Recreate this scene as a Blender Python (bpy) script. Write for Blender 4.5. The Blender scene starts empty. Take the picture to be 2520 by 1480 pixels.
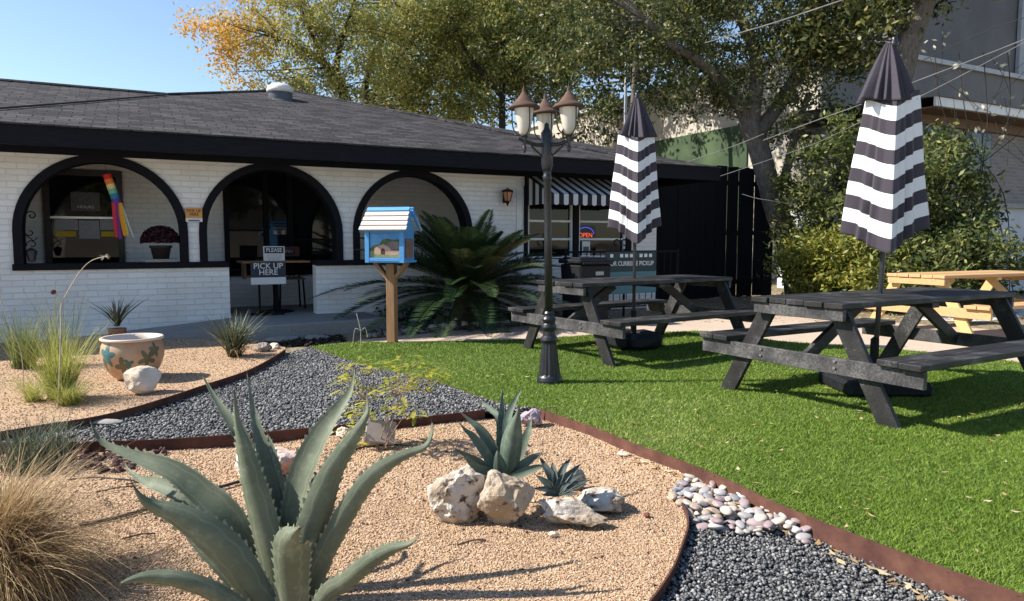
import bpy, bmesh, math, random
import numpy as np
from mathutils import Vector, Matrix, noise
R = math.radians
random.seed(7)
rng = np.random.default_rng(11)
scene = bpy.context.scene
COL = scene.collection

# ------------------------------------------------------------------ camera geometry (used to survey the site)
FPX, CX, CY, PITCH, HC = 2680 * 2520 / 3840, 1260, 740, .084, 1.148
CP, SP = math.cos(PITCH), math.sin(PITCH)
def ray(u, v):
    x = (u - CX) / FPX; d = (v - CY) / FPX
    return (x, CP - d * SP, -SP - d * CP)
def G(u, v, z=0.0):
    r = ray(u, v); t = (z - HC) / r[2]
    return Vector((r[0] * t, r[1] * t, z))
def A(u, v, y):
    r = ray(u, v); t = y / r[1]
    return Vector((r[0] * t, y, HC + r[2] * t))
P0 = Vector((-5.47, 8.2, 0)); HB = 1.086
EX = Vector((math.sin(HB), math.cos(HB), 0)); EY = Vector((-math.cos(HB), math.sin(HB), 0))
HROT = math.atan2(EX.y, EX.x)
def HL(u, v, yl=0.0):
    r = Vector(ray(u, v)); c = Vector((0, 0, HC))
    t = (yl - (c - P0).dot(EY)) / r.dot(EY)
    X = c + r * t - P0
    return Vector((X.dot(EX), yl, X.z))
def HW(x, y, z=0.0):
    return P0 + EX * x + EY * y + Vector((0, 0, z))

# ------------------------------------------------------------------ objects
def props(o, label=None, cat=None, group=None, kind=None):
    if label: o['label'] = label
    if cat: o['category'] = cat
    if group: o['group'] = group
    if kind: o['kind'] = kind
    return o
def empty(name, loc, rz=0.0, label=None, cat=None, group=None):
    o = bpy.data.objects.new(name, None); COL.objects.link(o)
    o.location = loc; o.rotation_euler = (0, 0, rz); o.empty_display_size = .1
    return props(o, label, cat, group)
def link_mesh(name, me, mats, parent=None, loc=None, rz=None):
    for m in (mats if isinstance(mats, (list, tuple)) else [mats]):
        me.materials.append(m)
    o = bpy.data.objects.new(name, me); COL.objects.link(o)
    if parent is not None: o.parent = parent
    if loc is not None: o.location = loc
    if rz is not None: o.rotation_euler = (0, 0, rz)
    return o
def copy_tree(o, parent=None):
    c = o.copy(); COL.objects.link(c)
    if parent is not None: c.parent = parent
    for ch in list(o.children): copy_tree(ch, c)
    return c

class MB:
    """collects simple solids, then links them as one mesh"""
    def __init__(s): s.v = []; s.f = []; s.mi = []; s.uv = None; s.cur = 0
    def add(s, vs, fs):
        b = len(s.v); s.v += [tuple(p) for p in vs]
        for f in fs: s.f.append(tuple(b + i for i in f)); s.mi.append(s.cur)
        return s
    def box(s, c, d, rot=None, taper=1.0):
        hx, hy, hz = d[0] / 2, d[1] / 2, d[2] / 2
        vs = [Vector((x * hx * (taper if z > 0 else 1), y * hy * (taper if z > 0 else 1), z * hz)) for z in (-1, 1) for y in (-1, 1) for x in (-1, 1)]
        if rot is not None: vs = [rot @ p for p in vs]
        vs = [p + Vector(c) for p in vs]
        return s.add(vs, [(0, 2, 3, 1), (4, 5, 7, 6), (0, 1, 5, 4), (2, 6, 7, 3), (0, 4, 6, 2), (1, 3, 7, 5)])
    def bar(s, a, b, w, t, up=(0, 0, 1)):
        """rectangular bar from a to b; w along side = dir x up, t along up"""
        a, b = Vector(a), Vector(b); d = (b - a); L = d.length; d.normalize()
        upv = Vector(up); side = d.cross(upv).normalized(); u2 = side.cross(d).normalized()
        m = Matrix((d, side, u2)).transposed()
        return s.box((a + b) / 2, (L, w, t), m)
    def tube(s, pts, rad, n=8, cap=True):
        pts = [Vector(p) for p in pts]; N = len(pts)
        if not isinstance(rad, (list, tuple)): rad = [rad] * N
        b = len(s.v); prev = None
        for i, p in enumerate(pts):
            t = (pts[min(i + 1, N - 1)] - pts[max(i - 1, 0)])
            t = t.normalized() if t.length > 1e-9 else Vector((0, 0, 1))
            if prev is None:
                a = t.orthogonal().normalized()
            else:
                a = (prev - t * prev.dot(t))
                a = a.normalized() if a.length > 1e-6 else t.orthogonal().normalized()
            prev = a; c = t.cross(a)
            for k in range(n):
                th = 2 * math.pi * k / n
                s.v.append(tuple(p + (a * math.cos(th) + c * math.sin(th)) * rad[i]))
        for i in range(N - 1):
            for k in range(n):
                k2 = (k + 1) % n
                s.f.append((b + i * n + k, b + i * n + k2, b + (i + 1) * n + k2, b + (i + 1) * n + k)); s.mi.append(s.cur)
        if cap:
            s.f.append(tuple(b + k for k in reversed(range(n)))); s.mi.append(s.cur)
            s.f.append(tuple(b + (N - 1) * n + k for k in range(n))); s.mi.append(s.cur)
        return s
    def lathe(s, prof, c=(0, 0, 0), n=24, cap=True):
        b = len(s.v)
        for (r, z) in prof:
            for k in range(n):
                th = 2 * math.pi * k / n
                s.v.append((c[0] + r * math.cos(th), c[1] + r * math.sin(th), c[2] + z))
        for i in range(len(prof) - 1):
            for k in range(n):
                k2 = (k + 1) % n
                s.f.append((b + i * n + k, b + i * n + k2, b + (i + 1) * n + k2, b + (i + 1) * n + k)); s.mi.append(s.cur)
        if cap:
            if prof[0][0] > 1e-5: s.f.append(tuple(b + k for k in reversed(range(n)))); s.mi.append(s.cur)
            if prof[-1][0] > 1e-5: s.f.append(tuple(b + (len(prof) - 1) * n + k for k in range(n))); s.mi.append(s.cur)
        return s
    def prism(s, poly, z0, z1):
        """extrude xy polygon between z0 and z1"""
        n = len(poly); b = len(s.v)
        s.v += [(p[0], p[1], z0) for p in poly] + [(p[0], p[1], z1) for p in poly]
        s.f.append(tuple(b + i for i in reversed(range(n)))); s.mi.append(s.cur)
        s.f.append(tuple(b + n + i for i in range(n))); s.mi.append(s.cur)
        for i in range(n):
            j = (i + 1) % n
            s.f.append((b + i, b + j, b + n + j, b + n + i)); s.mi.append(s.cur)
        return s
    def prism_xz(s, poly, y0, y1):
        """extrude xz polygon between y0 and y1"""
        n = len(poly); b = len(s.v)
        s.v += [(p[0], y0, p[1]) for p in poly] + [(p[0], y1, p[1]) for p in poly]
        s.f.append(tuple(b + i for i in range(n))); s.mi.append(s.cur)
        s.f.append(tuple(b + n + i for i in reversed(range(n)))); s.mi.append(s.cur)
        for i in range(n):
            j = (i + 1) % n
            s.f.append((b + j, b + i, b + n + i, b + n + j)); s.mi.append(s.cur)
        return s
    def build(s, name, mat, parent=None, smooth=False, bevel=0.0, loc=None, rz=None, fix=True):
        me = bpy.data.meshes.new(name); me.from_pydata(s.v, [], s.f)
        me.polygons.foreach_set('material_index', s.mi)
        if smooth: me.polygons.foreach_set('use_smooth', [True] * len(me.polygons))
        if fix:
            bm = bmesh.new(); bm.from_mesh(me); bmesh.ops.recalc_face_normals(bm, faces=bm.faces)
            if bevel > 0:
                es = [e for e in bm.edges if len(e.link_faces) == 2 and e.calc_face_angle(0) > .6]
                bmesh.ops.bevel(bm, geom=es, offset=bevel, segments=1, affect='EDGES', clamp_overlap=True)
            bm.to_mesh(me); bm.free()
        me.update()
        o = link_mesh(name, me, mat, parent, loc, rz)
        if smooth == 'auto':
            pass
        return o

def np_mesh(name, verts, faces, mat, parent=None, smooth=False, tint=None, tintname='tint'):
    """verts (N,3), faces (M,k) arrays -> object; tint = per-face float stored as a face attribute"""
    me = bpy.data.meshes.new(name)
    verts = np.asarray(verts, dtype=np.float32); faces = np.asarray(faces, dtype=np.int32)
    M, k = faces.shape
    me.vertices.add(len(verts)); me.vertices.foreach_set('co', verts.ravel())
    me.loops.add(M * k); me.loops.foreach_set('vertex_index', faces.ravel())
    me.polygons.add(M); me.polygons.foreach_set('loop_start', np.arange(0, M * k, k, dtype=np.int32))
    me.polygons.foreach_set('loop_total', np.full(M, k, dtype=np.int32))
    if smooth: me.polygons.foreach_set('use_smooth', np.ones(M, dtype=bool))
    if tint is not None:
        a = me.attributes.new(tintname, 'FLOAT', 'FACE'); a.data.foreach_set('value', np.asarray(tint, dtype=np.float32))
    me.update(calc_edges=True); me.validate()
    return link_mesh(name, me, mat, parent)

def in_poly(px, py, poly):
    inside = np.zeros(len(px), bool); n = len(poly); j = n - 1
    for i in range(n):
        xi, yi = poly[i][0], poly[i][1]; xj, yj = poly[j][0], poly[j][1]
        c = ((yi > py) != (yj > py)) & (px < (xj - xi) * (py - yi) / (yj - yi + 1e-12) + xi)
        inside ^= c; j = i
    return inside
def scatter(poly, density, ymin=None, ymax=None, fov=True):
    xs = [p[0] for p in poly]; ys = [p[1] for p in poly]
    y0, y1 = min(ys), max(ys)
    if ymin is not None: y0 = max(y0, ymin)
    if ymax is not None: y1 = min(y1, ymax)
    x0, x1 = min(xs), max(xs)
    n = int((x1 - x0) * max(y1 - y0, 0) * density)
    px = rng.uniform(x0, x1, n); py = rng.uniform(y0, y1, n)
    k = in_poly(px, py, poly)
    if fov: k &= np.abs(px) < py * .80 + .5
    return px[k], py[k]

def catmull(pts, n=8):
    pts = [Vector(p) for p in pts]; out = []
    for i in range(len(pts) - 1):
        p0 = pts[max(i - 1, 0)]; p1 = pts[i]; p2 = pts[i + 1]; p3 = pts[min(i + 2, len(pts) - 1)]
        for k in range(n):
            t = k / n
            out.append(.5 * ((2 * p1) + (p2 - p0) * t + (2 * p0 - 5 * p1 + 4 * p2 - p3) * t * t + (3 * p1 - p0 - 3 * p2 + p3) * t ** 3))
    out.append(pts[-1]); return out
def lerp(a, b, t): return a + (b - a) * t
def interp(xs, ys, x):
    return float(np.interp(x, xs, ys))

# ------------------------------------------------------------------ materials
def new_mat(name):
    m = bpy.data.materials.new(name); m.use_nodes = True
    nt = m.node_tree; bs = nt.nodes['Principled BSDF']
    return m, nt, bs
def N(nt, typ, **kw):
    n = nt.nodes.new(typ)
    for k, v in kw.items():
        if k.startswith('i_'): n.inputs[k[2:].replace('_', ' ')].default_value = v
        else: setattr(n, k, v)
    return n
def rgba(c): return (c[0], c[1], c[2], 1)
def ramp(nt, fac, stops):
    r = nt.nodes.new('ShaderNodeValToRGB')
    while len(r.color_ramp.elements) < len(stops): r.color_ramp.elements.new(.5)
    for e, (p, c) in zip(r.color_ramp.elements, stops): e.position = p; e.color = rgba(c)
    nt.links.new(fac, r.inputs[0]); return r.outputs[0]
def coords(nt, kind='Object', scale=(1, 1, 1), rot=(0, 0, 0)):
    tc = nt.nodes.new('ShaderNodeTexCoord'); mp = nt.nodes.new('ShaderNodeMapping')
    mp.inputs['Scale'].default_value = scale; mp.inputs['Rotation'].default_value = rot
    nt.links.new(tc.outputs[kind], mp.inputs[0]); return mp.outputs[0]
def bump(nt, bs, h, strength=.3, dist=.01, prev=None):
    b = nt.nodes.new('ShaderNodeBump'); b.inputs['Strength'].default_value = strength; b.inputs['Distance'].default_value = dist
    nt.links.new(h, b.inputs['Height'])
    if prev is not None: nt.links.new(prev, b.inputs['Normal'])
    nt.links.new(b.outputs[0], bs.inputs['Normal']); return b.outputs[0]
def mixc(nt, fac, a, b, mode='MIX'):
    m = nt.nodes.new('ShaderNodeMix'); m.data_type = 'RGBA'; m.blend_type = mode
    for sock, val in ((m.inputs[0], fac), (m.inputs[6], a), (m.inputs[7], b)):
        if hasattr(val, 'node'): nt.links.new(val, sock)
        elif isinstance(val, (int, float)): sock.default_value = val
        else: sock.default_value = rgba(val)
    return m.outputs[2]
def mat(name, c1, c2=None, scale=8.0, rough=.6, bmp=0.0, bdist=.005, stretch=(1, 1, 1), detail=5, spec=.4, metal=0.0, lo=.35, hi=.65, c3=None, coord='Object'):
    """noise mix of two or three colours with an optional bump"""
    m, nt, bs = new_mat(name)
    bs.inputs['Roughness'].default_value = rough; bs.inputs['Specular IOR Level'].default_value = spec; bs.inputs['Metallic'].default_value = metal
    if c2 is None: c2 = tuple(x * .85 for x in c1)
    co = coords(nt, coord, stretch)
    n = N(nt, 'ShaderNodeTexNoise'); n.inputs['Scale'].default_value = scale; n.inputs['Detail'].default_value = detail; n.inputs['Roughness'].default_value = .6
    nt.links.new(co, n.inputs['Vector'])
    st = [(lo, c1), (hi, c2)] if c3 is None else [(lo, c1), ((lo + hi) / 2, c2), (hi, c3)]
    nt.links.new(ramp(nt, n.outputs[0], st), bs.inputs['Base Color'])
    if bmp > 0: bump(nt, bs, n.outputs[0], bmp, bdist)
    return m
def leaf_mat(name, stops, trans=.35, rough=.5, attr='tint'):
    """foliage: colour picked per leaf from the ramp, partly translucent"""
    m, nt, bs = new_mat(name)
    at = N(nt, 'ShaderNodeAttribute', attribute_name=attr)
    c = ramp(nt, at.outputs['Fac'], stops)
    nt.links.new(c, bs.inputs['Base Color']); bs.inputs['Roughness'].default_value = rough; bs.inputs['Specular IOR Level'].default_value = .3
    tr = N(nt, 'ShaderNodeBsdfTranslucent'); nt.links.new(c, tr.inputs[0])
    mx = N(nt, 'ShaderNodeMixShader'); mx.inputs[0].default_value = trans
    nt.links.new(bs.outputs[0], mx.inputs[1]); nt.links.new(tr.outputs[0], mx.inputs[2])
    nt.links.new(mx.outputs[0], nt.nodes['Material Output'].inputs[0])
    return m
def flat_mat(name, c, rough=.6, spec=.3, emit=None, es=1.0):
    m, nt, bs = new_mat(name); bs.inputs['Base Color'].default_value = rgba(c)
    bs.inputs['Roughness'].default_value = rough; bs.inputs['Specular IOR Level'].default_value = spec
    if emit: bs.inputs['Emission Color'].default_value = rgba(emit); bs.inputs['Emission Strength'].default_value = es
    return m

FONT = bpy.data.fonts.load('<builtin>') if False else None
def text_mesh(name, body, size, mat_, parent, loc, rot=(R(90), 0, 0), align='CENTER', extrude=.0008, xscale=1.0, weight=0.0, space=1.0):
    """lettering as a thin mesh; rot default stands it up facing -y"""
    cu = bpy.data.curves.new(name, 'FONT'); cu.body = body; cu.size = size; cu.align_x = align; cu.align_y = 'CENTER'
    cu.extrude = extrude; cu.offset = weight; cu.space_line = space
    tmp = bpy.data.objects.new(name + '_tmp', cu); COL.objects.link(tmp)
    dg = bpy.context.evaluated_depsgraph_get(); me = bpy.data.meshes.new_from_object(tmp.evaluated_get(dg))
    bpy.data.objects.remove(tmp); bpy.data.curves.remove(cu)
    for v in me.vertices: v.co.x *= xscale
    me.name = name; me.materials.clear()
    o = link_mesh(name, me, mat_, parent, loc); o.rotation_euler = rot
    return o
# ------------------------------------------------------------------ camera, sky, sun
cam = bpy.data.cameras.new('camera'); co_ = bpy.data.objects.new('camera', cam); COL.objects.link(co_)
co_.location = (0, 0, HC); co_.rotation_euler = (math.pi / 2 - PITCH, 0, 0)
cam.sensor_width = 36; cam.lens = FPX / 2520 * 36; cam.clip_end = 2000; cam.clip_start = .05
scene.camera = co_
SUN_EL, SUN_OFF = R(42), R(2.0)
to_sun = Vector((-math.cos(SUN_EL) * math.cos(SUN_OFF), -math.cos(SUN_EL) * math.sin(SUN_OFF), math.sin(SUN_EL)))
w = bpy.data.worlds.new('World'); scene.world = w; w.use_nodes = True
nt = w.node_tree; bg = nt.nodes['Background']
sky = nt.nodes.new('ShaderNodeTexSky'); sky.sky_type = 'NISHITA'; sky.sun_disc = False
sky.sun_elevation = SUN_EL; sky.sun_rotation = math.atan2(to_sun.x, to_sun.y); sky.altitude = 100
sky.air_density = 1.0; sky.dust_density = .35; sky.ozone_density = 2.0
nt.links.new(sky.outputs[0], bg.inputs[0]); bg.inputs[1].default_value = .105
sl = bpy.data.lights.new('sun', 'SUN'); sl.energy = 5.0; sl.angle = R(.5); sl.color = (1.0, .94, .85)
so = bpy.data.objects.new('sun', sl); COL.objects.link(so); so.rotation_euler = to_sun.to_track_quat('Z', 'Y').to_euler()
scene.view_settings.view_transform = 'Standard'; scene.view_settings.look = 'None'; scene.view_settings.exposure = .88
scene.cycles.max_bounces = 6; scene.cycles.transparent_max_bounces = 6
scene.cycles.caustics_reflective = False; scene.cycles.caustics_refractive = False

# ------------------------------------------------------------------ ground sheets
def sheet(name, pts, z, mat_, kind='structure'):
    me = bpy.data.meshes.new(name); bm = bmesh.new()
    f = bm.faces.new([bm.verts.new((p[0], p[1], z)) for p in pts])
    bmesh.ops.triangulate(bm, faces=[f]); bmesh.ops.recalc_face_normals(bm, faces=bm.faces)
    for q in bm.faces:
        if q.normal.z < 0: q.normal_flip()
    bm.to_mesh(me); bm.free()
    return props(link_mesh(name, me, mat_), kind=kind)

_hw = [(rng.normal(size=2), rng.uniform(0, 6.3)) for _ in range(9)]
def sand_h(x, y):
    h = 0
    for i, (d, p) in enumerate(_hw):
        d = d / np.linalg.norm(d); f = (2.2, 3.1, 4.3, 6.5, 9, 13, 19, 27, 38)[i]; a = (4.5, 3.5, 3, 2.4, 1.8, 1.3, .9, .7, .5)[i]
        h = h + a * .001 * np.sin(f * (d[0] * x + d[1] * y) + p + .7 * np.sin(f * .6 * (d[1] * x - d[0] * y)))
    return h
def relief_sheet(name, pts, z, mat_, step, ymax=None):
    """ground sheet with gentle dips and mounds"""
    from mathutils.geometry import delaunay_2d_cdt
    xs = [p[0] for p in pts]; ys = [p[1] for p in pts]
    gx, gy = np.meshgrid(np.arange(min(xs), max(xs), step), np.arange(min(ys), max(ys), step)); gx = gx.ravel() + rng.uniform(-.3, .3, gx.size) * step; gy = gy.ravel() + rng.uniform(-.3, .3, gy.size) * step
    k = in_poly(gx, gy, pts) & (np.abs(gx) < gy * .85 + .4); co = [Vector(p) for p in pts] + [Vector((a, b)) for a, b in zip(gx[k], gy[k])]; n = len(pts)
    vs, _, fs, *_r = delaunay_2d_cdt(co, [(i, (i + 1) % n) for i in range(n)], [], 1, 1e-6)
    V = np.array([(v.x, v.y) for v in vs]); zz = z + sand_h(V[:, 0], V[:, 1])
    F = []
    for f in fs:
        a, b, c = (vs[i] for i in f); F.append(tuple(f) if (b - a).cross(c - a) > 0 else tuple(reversed(f)))
    return props(np_mesh(name, np.column_stack([V, zz]), np.array(F), mat_, smooth=True), kind='structure')
def ground_mat():
    m, nt, bs = new_mat('leafy_dirt'); bs.inputs['Roughness'].default_value = .95
    co = coords(nt)
    n1 = N(nt, 'ShaderNodeTexNoise', i_Scale=1.3, i_Detail=6.0); nt.links.new(co, n1.inputs[0])
    n2 = N(nt, 'ShaderNodeTexNoise', i_Scale=28.0, i_Detail=6.0); nt.links.new(co, n2.inputs[0])
    a = ramp(nt, n1.outputs[0], [(.4, (.11, .085, .055)), (.62, (.22, .18, .11))])
    b = ramp(nt, n2.outputs[0], [(.35, (.05, .04, .03)), (.5, (.2, .16, .1)), (.62, (.42, .34, .2))])
    nt.links.new(mixc(nt, .6, a, b), bs.inputs['Base Color']); bump(nt, bs, n2.outputs[0], .6, .03)
    return m
M_GROUND = ground_mat()
def sand_mat():
    m, nt, bs = new_mat('decomposed_granite'); bs.inputs['Roughness'].default_value = .95; bs.inputs['Specular IOR Level'].default_value = .15
    co = coords(nt)
    v = N(nt, 'ShaderNodeTexVoronoi', i_Scale=230.0); nt.links.new(co, v.inputs['Vector'])
    n1 = N(nt, 'ShaderNodeTexNoise', i_Scale=1.7, i_Detail=5.0); nt.links.new(co, n1.inputs[0])
    n3 = N(nt, 'ShaderNodeTexNoise', i_Scale=14.0, i_Detail=6.0, i_Roughness=.7); nt.links.new(co, n3.inputs[0])
    sep = N(nt, 'ShaderNodeSeparateColor'); nt.links.new(v.outputs['Color'], sep.inputs[0])
    c = ramp(nt, sep.outputs[0], [(0, (.26, .165, .10)), (.3, (.42, .28, .177)), (.7, (.505, .35, .212)), (1, (.63, .47, .32))])
    c2 = mixc(nt, ramp(nt, n1.outputs[0], [(.35, (0, 0, 0)), (.7, (.55, .55, .55))]), c, (.36, .235, .16))
    c3 = mixc(nt, ramp(nt, n3.outputs[0], [(.60, (0, 0, 0)), (.72, (.6, .6, .6))]), c2, (.30, .19, .12))
    nt.links.new(c3, bs.inputs['Base Color'])
    b = bump(nt, bs, v.outputs['Distance'], .5, .004)
    b2 = N(nt, 'ShaderNodeBump', i_Strength=.35, i_Distance=.05); nt.links.new(n3.outputs[0], b2.inputs['Height']); nt.links.new(b, b2.inputs['Normal'])
    nt.links.new(b2.outputs[0], bs.inputs['Normal'])
    return m
M_SAND = sand_mat()
M_SOIL = mat('gravel_bed_soil', (.03, .03, .032), (.075, .075, .08), 60, .95, .5, .01)
M_TURF = mat('turf_backing', (.045, .075, .010), (.09, .135, .02), 40, .95, .5, .01)
def concrete_mat(name, a, b):
    m, nt, bs = new_mat(name); bs.inputs['Roughness'].default_value = .9
    co = coords(nt)
    n1 = N(nt, 'ShaderNodeTexNoise', i_Scale=1.1, i_Detail=7.0, i_Roughness=.65); nt.links.new(co, n1.inputs[0])
    n2 = N(nt, 'ShaderNodeTexNoise', i_Scale=70.0, i_Detail=4.0); nt.links.new(co, n2.inputs[0])
    c = ramp(nt, n1.outputs[0], [(.35, a), (.65, b)])
    nt.links.new(mixc(nt, .35, c, ramp(nt, n2.outputs[0], [(.35, tuple(x * .7 for x in a)), (.65, tuple(min(1, x * 1.2) for x in b))])), bs.inputs['Base Color'])
    bump(nt, bs, n2.outputs[0], .25, .004); return m
M_CONC = concrete_mat('tan_concrete', (.40, .31, .235), (.52, .41, .32))
M_CONC2 = concrete_mat('grey_concrete', (.22, .21, .20), (.32, .31, .29))

EDGE_LAWN = [G(u, v, .012) for u, v in ((1322, 1006), (1352, 1016), (1455, 1050), (1557, 1091), (1680, 1136), (1798, 1185), (1910, 1239), (2115, 1321), (2320, 1398), (2520, 1465), (2760, 1552))]
EDGE_BED = [G(u, v, .012) for u, v in ((-500, 1100), (-200, 1097), (0, 1093), (197, 1088), (388, 1082), (578, 1070), (757, 1054), (994, 1032), (1193, 1009))]
CORNER = G(1322, 1006, .012)
EDGE_UP = [G(u, v, .06) for u, v in ((-300, 1108), (0, 1063), (96, 1047), (223, 1028), (319, 1006), (415, 977), (511, 945), (607, 913), (670, 881), (702, 860))]
EDGE_CURVE = [G(u, v, -.035) for u, v in ((1668, 1222), (1690, 1258), (1693, 1292), (1683, 1328), (1660, 1388), (1629, 1439), (1598, 1480), (1530, 1560), (1430, 1660))]
LAWN_SIDE = [G(u, v, .0) for u, v in ((761, 856), (828, 880), (905, 905), (1000, 926), (1087, 946), (1120, 960), (1168, 976), (1216, 992), (1264, 1003), (1322, 1008))]
LAWN_BACK = [G(u, v, .0) for u, v in ((3000, 985), (2750, 925), (2493, 890), (2300, 868), (2063, 850), (1913, 840), (1800, 820), (1717, 815), (1500, 822), (1297, 836), (1120, 840), (976, 844), (905, 841), (833, 846), (761, 853))]
xy = lambda P: [(p[0], p[1]) for p in P]

ground = sheet('ground', [(-300, -80), (300, -80), (300, 500), (-300, 500)], -.13, M_GROUND)
yard = sheet('yard_ground', [(-60, EDGE_BED[0].y)] + xy(EDGE_BED) + xy(EDGE_LAWN) + [(60, EDGE_LAWN[-1].y), (60, 90), (-60, 90)], -.012, M_GROUND)
lawn_poly = xy(LAWN_SIDE) + xy(EDGE_LAWN) + [(3.4, EDGE_LAWN[-1].y)] + [(6.4, 3.2)] + xy(LAWN_BACK)
lawn = sheet('lawn', lawn_poly, .0, M_TURF)
gravel_poly = xy(EDGE_BED) + [(CORNER.x - .12, CORNER.y)] + xy(LAWN_SIDE)[::-1] + xy(EDGE_UP)[::-1]
gravel_bed = sheet('gravel_bed', gravel_poly, -.004, M_SOIL)
sand_front_poly = xy(EDGE_BED) + [(CORNER.x, CORNER.y)] + xy(EDGE_LAWN)[1:6] + xy(EDGE_CURVE) + [(-.2, 1.0), (-3.5, 1.0)]
sand_front = relief_sheet('sand_bed', sand_front_poly, -.05, M_SAND, .045)
gravel_near_poly = xy(EDGE_LAWN)[4:] + [(1.6, 1.2), (.0, 1.2)] + xy(EDGE_CURVE)[::-1]
gravel_near = sheet('gravel_strip', gravel_near_poly, -.085, M_SOIL)
SAND_BACK = [G(u, v, .04) for u, v in ((702, 858), (607, 846), (530, 838), (453, 834), (330, 833), (204, 834), (0, 850), (-300, 872))]
sand_up_poly = xy(EDGE_UP) + xy(SAND_BACK)
sand_up = relief_sheet('upper_sand_bed', sand_up_poly, .045, M_SAND, .07)
# curving concrete walk round the back of the lawn
PATH_FRONT = [G(u, v, 0) for u, v in ((880, 847), (976, 849), (1120, 845), (1297, 841), (1500, 827), (1717, 820), (1800, 826), (1913, 846), (2063, 858), (2300, 878), (2493, 902), (2750, 940), (3100, 1000))]
PATH_BACK = [G(u, v, 0) for u, v in ((3400, 900), (2800, 846), (2520, 815), (2300, 800), (2100, 786), (1900, 777), (1700, 777), (1500, 786), (1307, 801), (1192, 809), (1120, 813), (976, 827), (880, 836))]
path = sheet('path', xy(PATH_FRONT) + xy(PATH_BACK), -.006, M_CONC)
bounce_ground = sheet('bounce_ground', [(-60, -60), (60, -60), (60, .4), (4.5, .4), (3.2, 1.1), (-5.2, 1.0), (-5.4, 3.4), (-60, 6.0)], -.06, concrete_mat('pale_bounce_concrete', (.55, .51, .46), (.66, .62, .56)))  # unseen pale ground added behind the camera to bounce light onto the wall
path_far = sheet('far_path', xy([G(2262, 787, 0), G(2420, 792, 0), G(2560, 770, 0), G(2560, 752, 0), G(2300, 754, 0)]), -.005, mat('pale_concrete', (.62, .58, .53), (.7, .66, .6), 3, .9))

# ------------------------------------------------------------------ loose surface cover
def rand_rot(n):
    q = rng.normal(size=(n, 4)); q /= np.linalg.norm(q, axis=1)[:, None]
    a, b, c, d = q.T
    return np.stack([np.stack([1 - 2 * (c * c + d * d), 2 * (b * c - a * d), 2 * (b * d + a * c)], -1),
                     np.stack([2 * (b * c + a * d), 1 - 2 * (b * b + d * d), 2 * (c * d - a * b)], -1),
                     np.stack([2 * (b * d - a * c), 2 * (c * d + a * b), 1 - 2 * (b * b + c * c)], -1)], 1)
OCT_V = np.array([(1, 0, 0), (-1, 0, 0), (0, 1, 0), (0, -1, 0), (0, 0, 1), (0, 0, -1)], float)
OCT_F = np.array([(0, 2, 4), (2, 1, 4), (1, 3, 4), (3, 0, 4), (2, 0, 5), (1, 2, 5), (3, 1, 5), (0, 3, 5)])
CUB_V = np.array([(x, y, z) for z in (-1, 1) for y in (-1, 1) for x in (-1, 1)], float) * .68
CUB_F = np.array([(0, 2, 3), (0, 3, 1), (4, 5, 7), (4, 7, 6), (0, 1, 5), (0, 5, 4), (2, 6, 7), (2, 7, 3), (0, 4, 6), (0, 6, 2), (1, 3, 7), (1, 7, 5)])
def stones(name, px, py, z, smin, smax, mat_, base='cub', flat=.75, kind='stuff', jit=.28):
    n = len(px); V, Fc = (CUB_V, CUB_F) if base == 'cub' else (OCT_V, OCT_F)
    k = len(V)
    v = V[None] * (1 + rng.uniform(-jit, jit, (n, k, 3)))
    s = rng.uniform(smin, smax, n)[:, None] * np.stack([rng.uniform(.75, 1.25, n), rng.uniform(.7, 1.1, n), rng.uniform(.5, .9, n)], -1)
    v = v * s[:, None, :]
    v = np.einsum('nij,nkj->nki', rand_rot(n), v); v[:, :, 2] *= flat
    v += np.stack([px, py, np.zeros(n) + z], -1)[:, None, :]
    f = (Fc[None] + (np.arange(n) * k)[:, None, None]).reshape(-1, 3)
    t = np.repeat(rng.uniform(0, 1, n), len(Fc))
    return props(np_mesh(name, v.reshape(-1, 3), f, mat_, tint=t), kind=kind)
def tint_mat(name, stops, rough=.85, spec=.3, noise=0):
    m, nt, bs = new_mat(name); bs.inputs['Roughness'].default_value = rough; bs.inputs['Specular IOR Level'].default_value = spec
    at = N(nt, 'ShaderNodeAttribute', attribute_name='tint')
    nt.links.new(ramp(nt, at.outputs['Fac'], stops), bs.inputs['Base Color']); return m
M_GRAVEL = tint_mat('grey_gravel', [(0, (.055, .056, .057)), (.4, (.14, .14, .141)), (.8, (.22, .22, .217)), (1, (.36, .35, .335))])
px, py = scatter(gravel_near_poly, 9000, ymin=1.9)
g1 = stones('gravel', px, py, rng.uniform(-.083, -.066, len(px)), .0042, .0092, M_GRAVEL)
px, py = scatter(gravel_poly, 4600, ymin=3.4)
g2 = stones('path_gravel', px, py, rng.uniform(-.002, .014, len(px)), .006, .0125, M_GRAVEL)
M_GRAIN = tint_mat('granite_grains', [(0, (.14, .08, .05)), (.2, (.32, .20, .122)), (.6, (.47, .32, .19)), (1, (.73, .58, .42))], .95, .15)
px, py = scatter(sand_front_poly, 15000, ymin=1.9, ymax=3.2)
stones('sand_grains', px, py, -.049 + sand_h(px, py), .0028, .0060, M_GRAIN, 'oct')
px, py = scatter(sand_front_poly, 5200, ymin=3.2)
px2, py2 = scatter(sand_up_poly, 1800, ymax=8.2)
stones('coarse_sand_grains', np.concatenate([px, px2]), np.concatenate([py, py2]), np.concatenate([-.049 + sand_h(px, py), .046 + sand_h(px2, py2)]), .0045, .0085, M_GRAIN, 'oct')
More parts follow.
